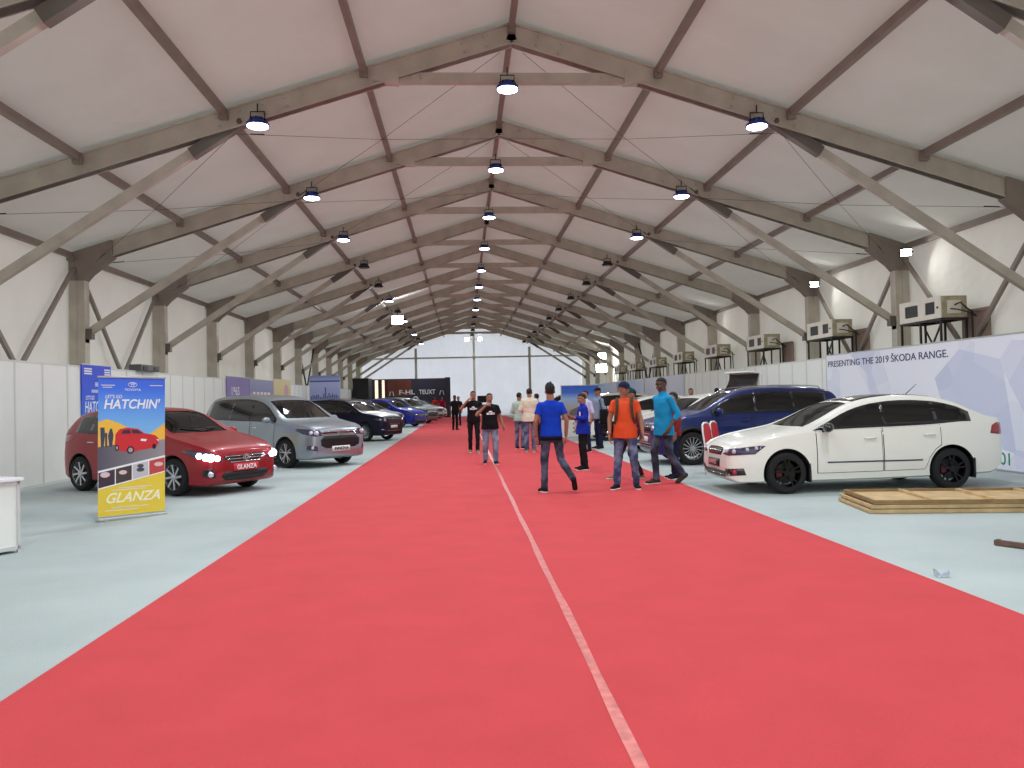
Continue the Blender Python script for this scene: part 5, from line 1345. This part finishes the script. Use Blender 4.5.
# 1 man walking away in a blue T-shirt
t, V, ln, HT, so = person('man in royal blue T-shirt walking away, one foot lifted behind, on the red carpet', (.42, 12.98), 97, 1.75,
    dict(hipL=(-.09,.0,.93), kneeL=(-.115,.03,.50), ankL=(-.13,.0,.09), toeL=(-.17,.14,.03), kneeR=(.155,.02,.52), ankR=(.275,-.27,.235), toeR=(.31,-.235,.075), liftR=True,
         elL=(-.255,-.02,1.15), wrL=(-.245,.06,.90), elR=(.25,-.05,1.15), wrR=(.25,.02,.90), lean=.02, hy=-8, girth=.95), c_blue, c_jdark, c_shoe, 'mid', 'spiky', .009, sleeve=.58, hem=.90)
b = bmesh.new(); tube(b, [V['wrL']+Vector((.03*math.cos(2*PI*k/12), .03*math.sin(2*PI*k/12), .0)) for k in range(13)], .006, 6); finish('bracelet', b, M_black, t)
b = bmesh.new(); rings(b, [(0, 0, .84, .186, .130), (0, 0, .88, .186, .132), (0, 0, .93, .180, .128)]); finish('undershirt_hem', b, c_black, t, smooth=True)
# 2 man in orange with a cap and backpack
t, V, ln, HT, so = person('man in orange T-shirt, dark cap and faded jeans, facing the viewer', (1.66, 13.15), -104, 1.76,
    dict(hipL=(-.095,0,.93), kneeL=(-.13,.05,.50), ankL=(-.165,-.05,.09), toeL=(-.20,.12,.03), kneeR=(.125,.03,.50), ankR=(.15,.04,.09), toeR=(.21,.19,.03),
         elL=(-.255,.0,1.14), wrL=(-.285,.08,.90), elR=(.245,.01,1.14), wrR=(.25,.08,.90), hy=38, hp=-14, girth=1.03, belly=.02), c_orange, c_jblue, c_shoe, 'mid', 'short', .009, sleeve=.55, hem=.83, cap_m=c_navy)
M_strap = cloth('olive_webbing', (70, 66, 50))
bp_ = empty('backpack', 'dark backpack on the back of the man in orange', 'backpack', None, (1.66, 13.15, 0), rad(-104-90))
b = bmesh.new(); vs = box(b, -.15, .15, -.27, -.135, .98, 1.42, .05); finish('pack_body', b, M_strap, bp_, smooth=True)
b = bmesh.new(); box(b, -.11, .11, -.31, -.265, 1.02, 1.22, .02); finish('pack_pocket', b, c_black, bp_)
for s in (-1, 1):
    b = bmesh.new()
    P = [(s*.10, -.13, 1.36), (s*.118, -.10, 1.462), (s*.120, -.02, 1.496), (s*.118, .07, 1.462), (s*.118, .128, 1.38), (s*.122, .142, 1.28), (s*.135, .135, 1.18), (s*.165, .08, 1.08), (s*.17, -.02, 1.03), (s*.13, -.15, 1.02)]
    pr = None
    for i, p in enumerate(P):
        p = Vector(p); d = (Vector(P[min(i+1, 9)]) - Vector(P[max(i-1, 0)])).normalized(); n_ = Vector((p.x*.3, p.y, 0 if abs(p.z-1.49) > .03 else 1)).normalized() if i not in (1, 2, 3) else Vector((0, p.y*3, 1)).normalized()
        sd = d.cross(n_).normalized()*.024
        q = [b.verts.new(p+sd+n_*.006), b.verts.new(p-sd+n_*.006), b.verts.new(p-sd-n_*.004), b.verts.new(p+sd-n_*.004)]
        if pr:
            for k in range(4): b.faces.new((pr[k], pr[(k+1) % 4], q[(k+1) % 4], q[k]))
        pr = q
    bmesh.ops.recalc_face_normals(b, faces=b.faces[:]); finish('shoulder_strap', b, M_strap, bp_)
b = bmesh.new(); c = V['wrR']; tube(b, [c+Vector((.031*math.cos(2*PI*k/12), .031*math.sin(2*PI*k/12), .02)) for k in range(13)], .007, 6); box(b, c.x+.02, c.x+.04, c.y-.015, c.y+.018, c.z+.003, c.z+.036, .004); finish('watch', b, W_steel, t)
# 3 man in a cyan shirt
t, V, ln, HT, so = person('man in cyan shirt and dark jeans walking left beside the blue SUV, looking down left', (2.45, 13.72), 205, 1.83,
    dict(hipL=(-.085,0,.93), hipR=(.085,0,.93), kneeL=(-.10,-.02,.50), ankL=(-.10,-.30,.14), toeL=(-.11,-.16,.035), liftL=True, kneeR=(.10,.13,.53), ankR=(.10,.10,.09), toeR=(.12,.28,.03),
         elL=(-.25,-.10,1.16), wrL=(-.22,.06,.93), elR=(.24,-.12,1.16), wrR=(.245,-.04,.92), hy=6, hp=-14, lean=.03, girth=.98), c_cyan, c_jdark, cloth('brown_shoe', (70, 56, 48)), 'dark', 'short', .009, sleeve=1.45, hem=.80, collar=True, open_hem=.012)
# 4 man hidden behind the orange one
person('man in maroon check shirt stepping left, mostly behind the man in orange', (2.12, 14.75), 190, 1.66,
    dict(kneeL=(-.1,.08,.50), ankL=(-.1,-.12,.09), toeL=(-.12,.05,.03), kneeR=(.1,.22,.52), ankR=(.1,.30,.09), toeR=(.12,.48,.03), hp=-5), cloth('maroon_check', (96, 34, 48), .35), cloth('maroon_trousers', (60, 34, 44)), c_tan, 'mid', 'short', .012, sleeve=1.6, cap_m=cloth('teal_cap', (20, 60, 64)))
# 5 person behind the cyan one
person('person in brick red jacket standing right behind the man in cyan', (2.83, 14.5), 180, 1.58, dict(), cloth('brick_jacket', (140, 48, 44), .2), c_navy, c_shoe, 'mid', 'short', .012, sleeve=1.8)
# 6 / 7 two men in black T-shirts coming towards the viewer
def print_on(t, so):
    on_shirt(t, so, [(-.10, 1.265), (-.10, 1.22), (.10, 1.22), (.10, 1.265)], M_txtw, 'white_print', 1)
    on_shirt(t, so, [(-.05, 1.275), (.06, 1.275), (.03, 1.31), (-.02, 1.31)], M_txtw, 'white_arch_print', 1)
    on_shirt(t, so, [(-.095, 1.245), (-.03, 1.245), (-.03, 1.228), (-.095, 1.228)], M_red, 'red_print', 1, .008)
    on_shirt(t, so, [(.0, 1.25), (.05, 1.25), (.05, 1.235), (.0, 1.235)], M_black, 'black_print', 1, .008)
t, V, ln, HT, so = person('man in black T-shirt and black trousers with a hand at his mouth', (-.70, 22.95), -88, 1.76,
    dict(elR=(.36,.10,1.25), wrR=(.15,.20,1.50), hdR=(-.7,-.3,.5), pnR=(-.6,-.6,0), curl=.8, kneeL=(-.10,.10,.51), ankL=(-.09,.12,.09), toeL=(-.11,.30,.03), kneeR=(.10,.0,.50), ankR=(.10,-.12,.09), toeR=(.12,.04,.03), girth=1.0, abs=1), c_black, cloth('black_trousers', (26, 26, 30)), c_tan, 'mid', 'short', .011, sleeve=.6, hem=.88)
print_on(t, so)
t, V, ln, HT, so = person('man in black T-shirt and pale jeans with a hand at his mouth', (-.37, 18.95), -82, 1.66,
    dict(elR=(.34,.12,1.22), wrR=(.12,.22,1.46), hdR=(-.75,-.25,.35), pnR=(-.6,-.6,0), curl=.9, elL=(-.27,-.04,1.15), wrL=(-.33,.04,.93), kneeL=(-.12,.08,.51), ankL=(-.11,.10,.09), toeL=(-.13,.27,.03), kneeR=(.12,.02,.50), ankR=(.12,-.10,.09), toeR=(.15,.06,.03), girth=1.14, belly=.03, abs=1), c_black, c_jlight, c_shoe, 'mid', 'short', .011, sleeve=.62, hem=.86)
print_on(t, so)
# 8 / 9 far figures on the carpet
person('distant person in black standing on the carpet, left of the pair in black T-shirts', (-1.40, 40.2), -60, 1.74, dict(), c_black, c_black, c_shoe, 'dark', 'short', .016)
person('distant person in black partly behind the other distant figure on the carpet', (-1.25, 46.5), -120, 1.70, dict(), c_black, c_navy, c_shoe, 'mid', 'short', .016)
# 10.. group with backs turned
person('man in cream shirt and jeans seen from behind, middle of the carpet', (.88, 22.7), 84, 1.80, dict(hy=0, kneeL=(-.10,.02,.50), wrL=(-.16,.20,1.08), elL=(-.26,-.02,1.16), girth=1.06, abs=1), cloth('cream_shirt', (224, 220, 196)), c_jblue, c_tan, 'mid', 'short', .011, sleeve=1.5, hem=.84, collar=True, open_hem=.02)
person('person in pale mint shirt and jeans, just left of the man in cream', (.70, 24.3), 60, 1.70, dict(wrL=(-.14,.24,1.05), abs=1), cloth('mint_shirt', (176, 204, 190)), c_jblue, c_shoe, 'mid', 'short', .011, sleeve=1.2)
person('dark haired person whose head shows right of the man in cream', (1.35, 25.6), 120, 1.66, dict(), cloth('slate_shirt', (60, 70, 92)), c_navy, c_shoe, 'mid', 'short', .014)
person('dark haired person farther back, head beside the blue T-shirt man', (2.15, 29.0), 100, 1.66, dict(), cloth('grey_shirt', (120, 126, 140)), c_navy, c_shoe, 'mid', 'short', .014)
# blue jacket youth looking at a phone
t, V, ln, HT, so = person('youth in royal blue jacket and black trousers holding a phone, facing left', (1.50, 16.75), 188, 1.60,
    dict(elL=(-.25,.02,1.17), wrL=(-.13,.24,1.20), elR=(.25,.02,1.17), wrR=(.13,.25,1.20), hdL=(.35,.8,.2), hdR=(-.35,.8,.2), pnL=(.6,.2,.6), pnR=(-.6,.2,.6), curl=.6, hp=-16, toeL=(-.12,.17,.03), abs=1), cloth('royal_blue_jacket', (26, 46, 156)), cloth('black_trousers', (26, 26, 30)), c_black, 'mid', 'short', .009, sleeve=1.85, hem=.82, collar=True, open_hem=.03)
on_shirt(t, so, [(-.13, 1.33), (-.13, 1.24), (-.09, 1.24), (-.09, 1.33)], M_txtw, 'white_emblem', 1)
ph = empty('phone', 'dark phone held by the youth in the royal blue jacket', 'phone', None, (1.50, 16.75, 0), rad(188-90)); ph.scale = (1.60/1.75,)*3
b = bmesh.new(); box(b, -.075, .075, .345, .355, 1.19, 1.27, .004); finish('phone_case', b, M_black, ph)
b = bmesh.new(); box(b, -.07, .07, .3438, .345, 1.195, 1.265); finish('phone_screen', b, mat('phone_glass', (60, 70, 90), .1), ph)
person('person in pale lavender shirt standing behind the youth in the blue jacket', (2.38, 22.1), 215, 1.70, dict(), cloth('lavender_shirt', (196, 200, 232)), c_navy, c_shoe, 'mid', 'short', .011, sleeve=1.2, collar=True)
t, V, ln, HT, so = person('man in grey-blue shirt and dark cap carrying a black shoulder bag', (2.92, 23.2), 200, 1.78, dict(hp=-4, elR=(.25,-.05,1.15)), cloth('grey_blue_shirt', (132, 150, 172)), c_navy, c_shoe, 'mid', 'short', .011, sleeve=1.4, collar=True, cap_m=c_black)
b_ = empty('shoulder_bag', 'black shoulder bag hanging at the side of the man in grey-blue', 'bag', None, (2.92, 23.2, 0), rad(200-90))
b = bmesh.new(); box(b, -.36, -.24, -.22, .12, .72, 1.16, .04); finish('bag_body', b, c_black, b_, smooth=True)
b = bmesh.new(); tube(b, [(-.28, -.12, 1.14), (-.24, -.10, 1.40), (-.17, -.04, 1.53), (-.2, .07, 1.42), (-.28, .06, 1.14)], .014, 6); finish('bag_strap', b, c_black, b_)
# people beyond the right hand cars
person('man in dark shirt standing between the cars and the white panels, facing the viewer', (6.22, 25.2), -100, 1.72, dict(), cloth('charcoal_shirt', (44, 46, 58)), c_navy, c_shoe, 'mid', 'short', .012)
person('dark haired person whose head shows just left of the raised tailgate', (7.12, 25.4), 60, 1.72, dict(), cloth('brown_shirt', (70, 56, 50)), c_navy, c_shoe, 'mid', 'short', .012)
# staff by the dark far booth
person('distant person in orange-red top before the dark backdrop, left of the crimson one', (-3.35, 68.6), -80, 1.78, dict(), cloth('vermilion_top', (206, 62, 44)), c_navy, c_shoe, 'mid', 'short', .018)
person('distant person in crimson top and pale jeans before the dark backdrop', (-2.75, 68.4), -80, 1.78, dict(), cloth('crimson_top', (176, 26, 60)), c_jlight, c_shoe, 'mid', 'short', .018)
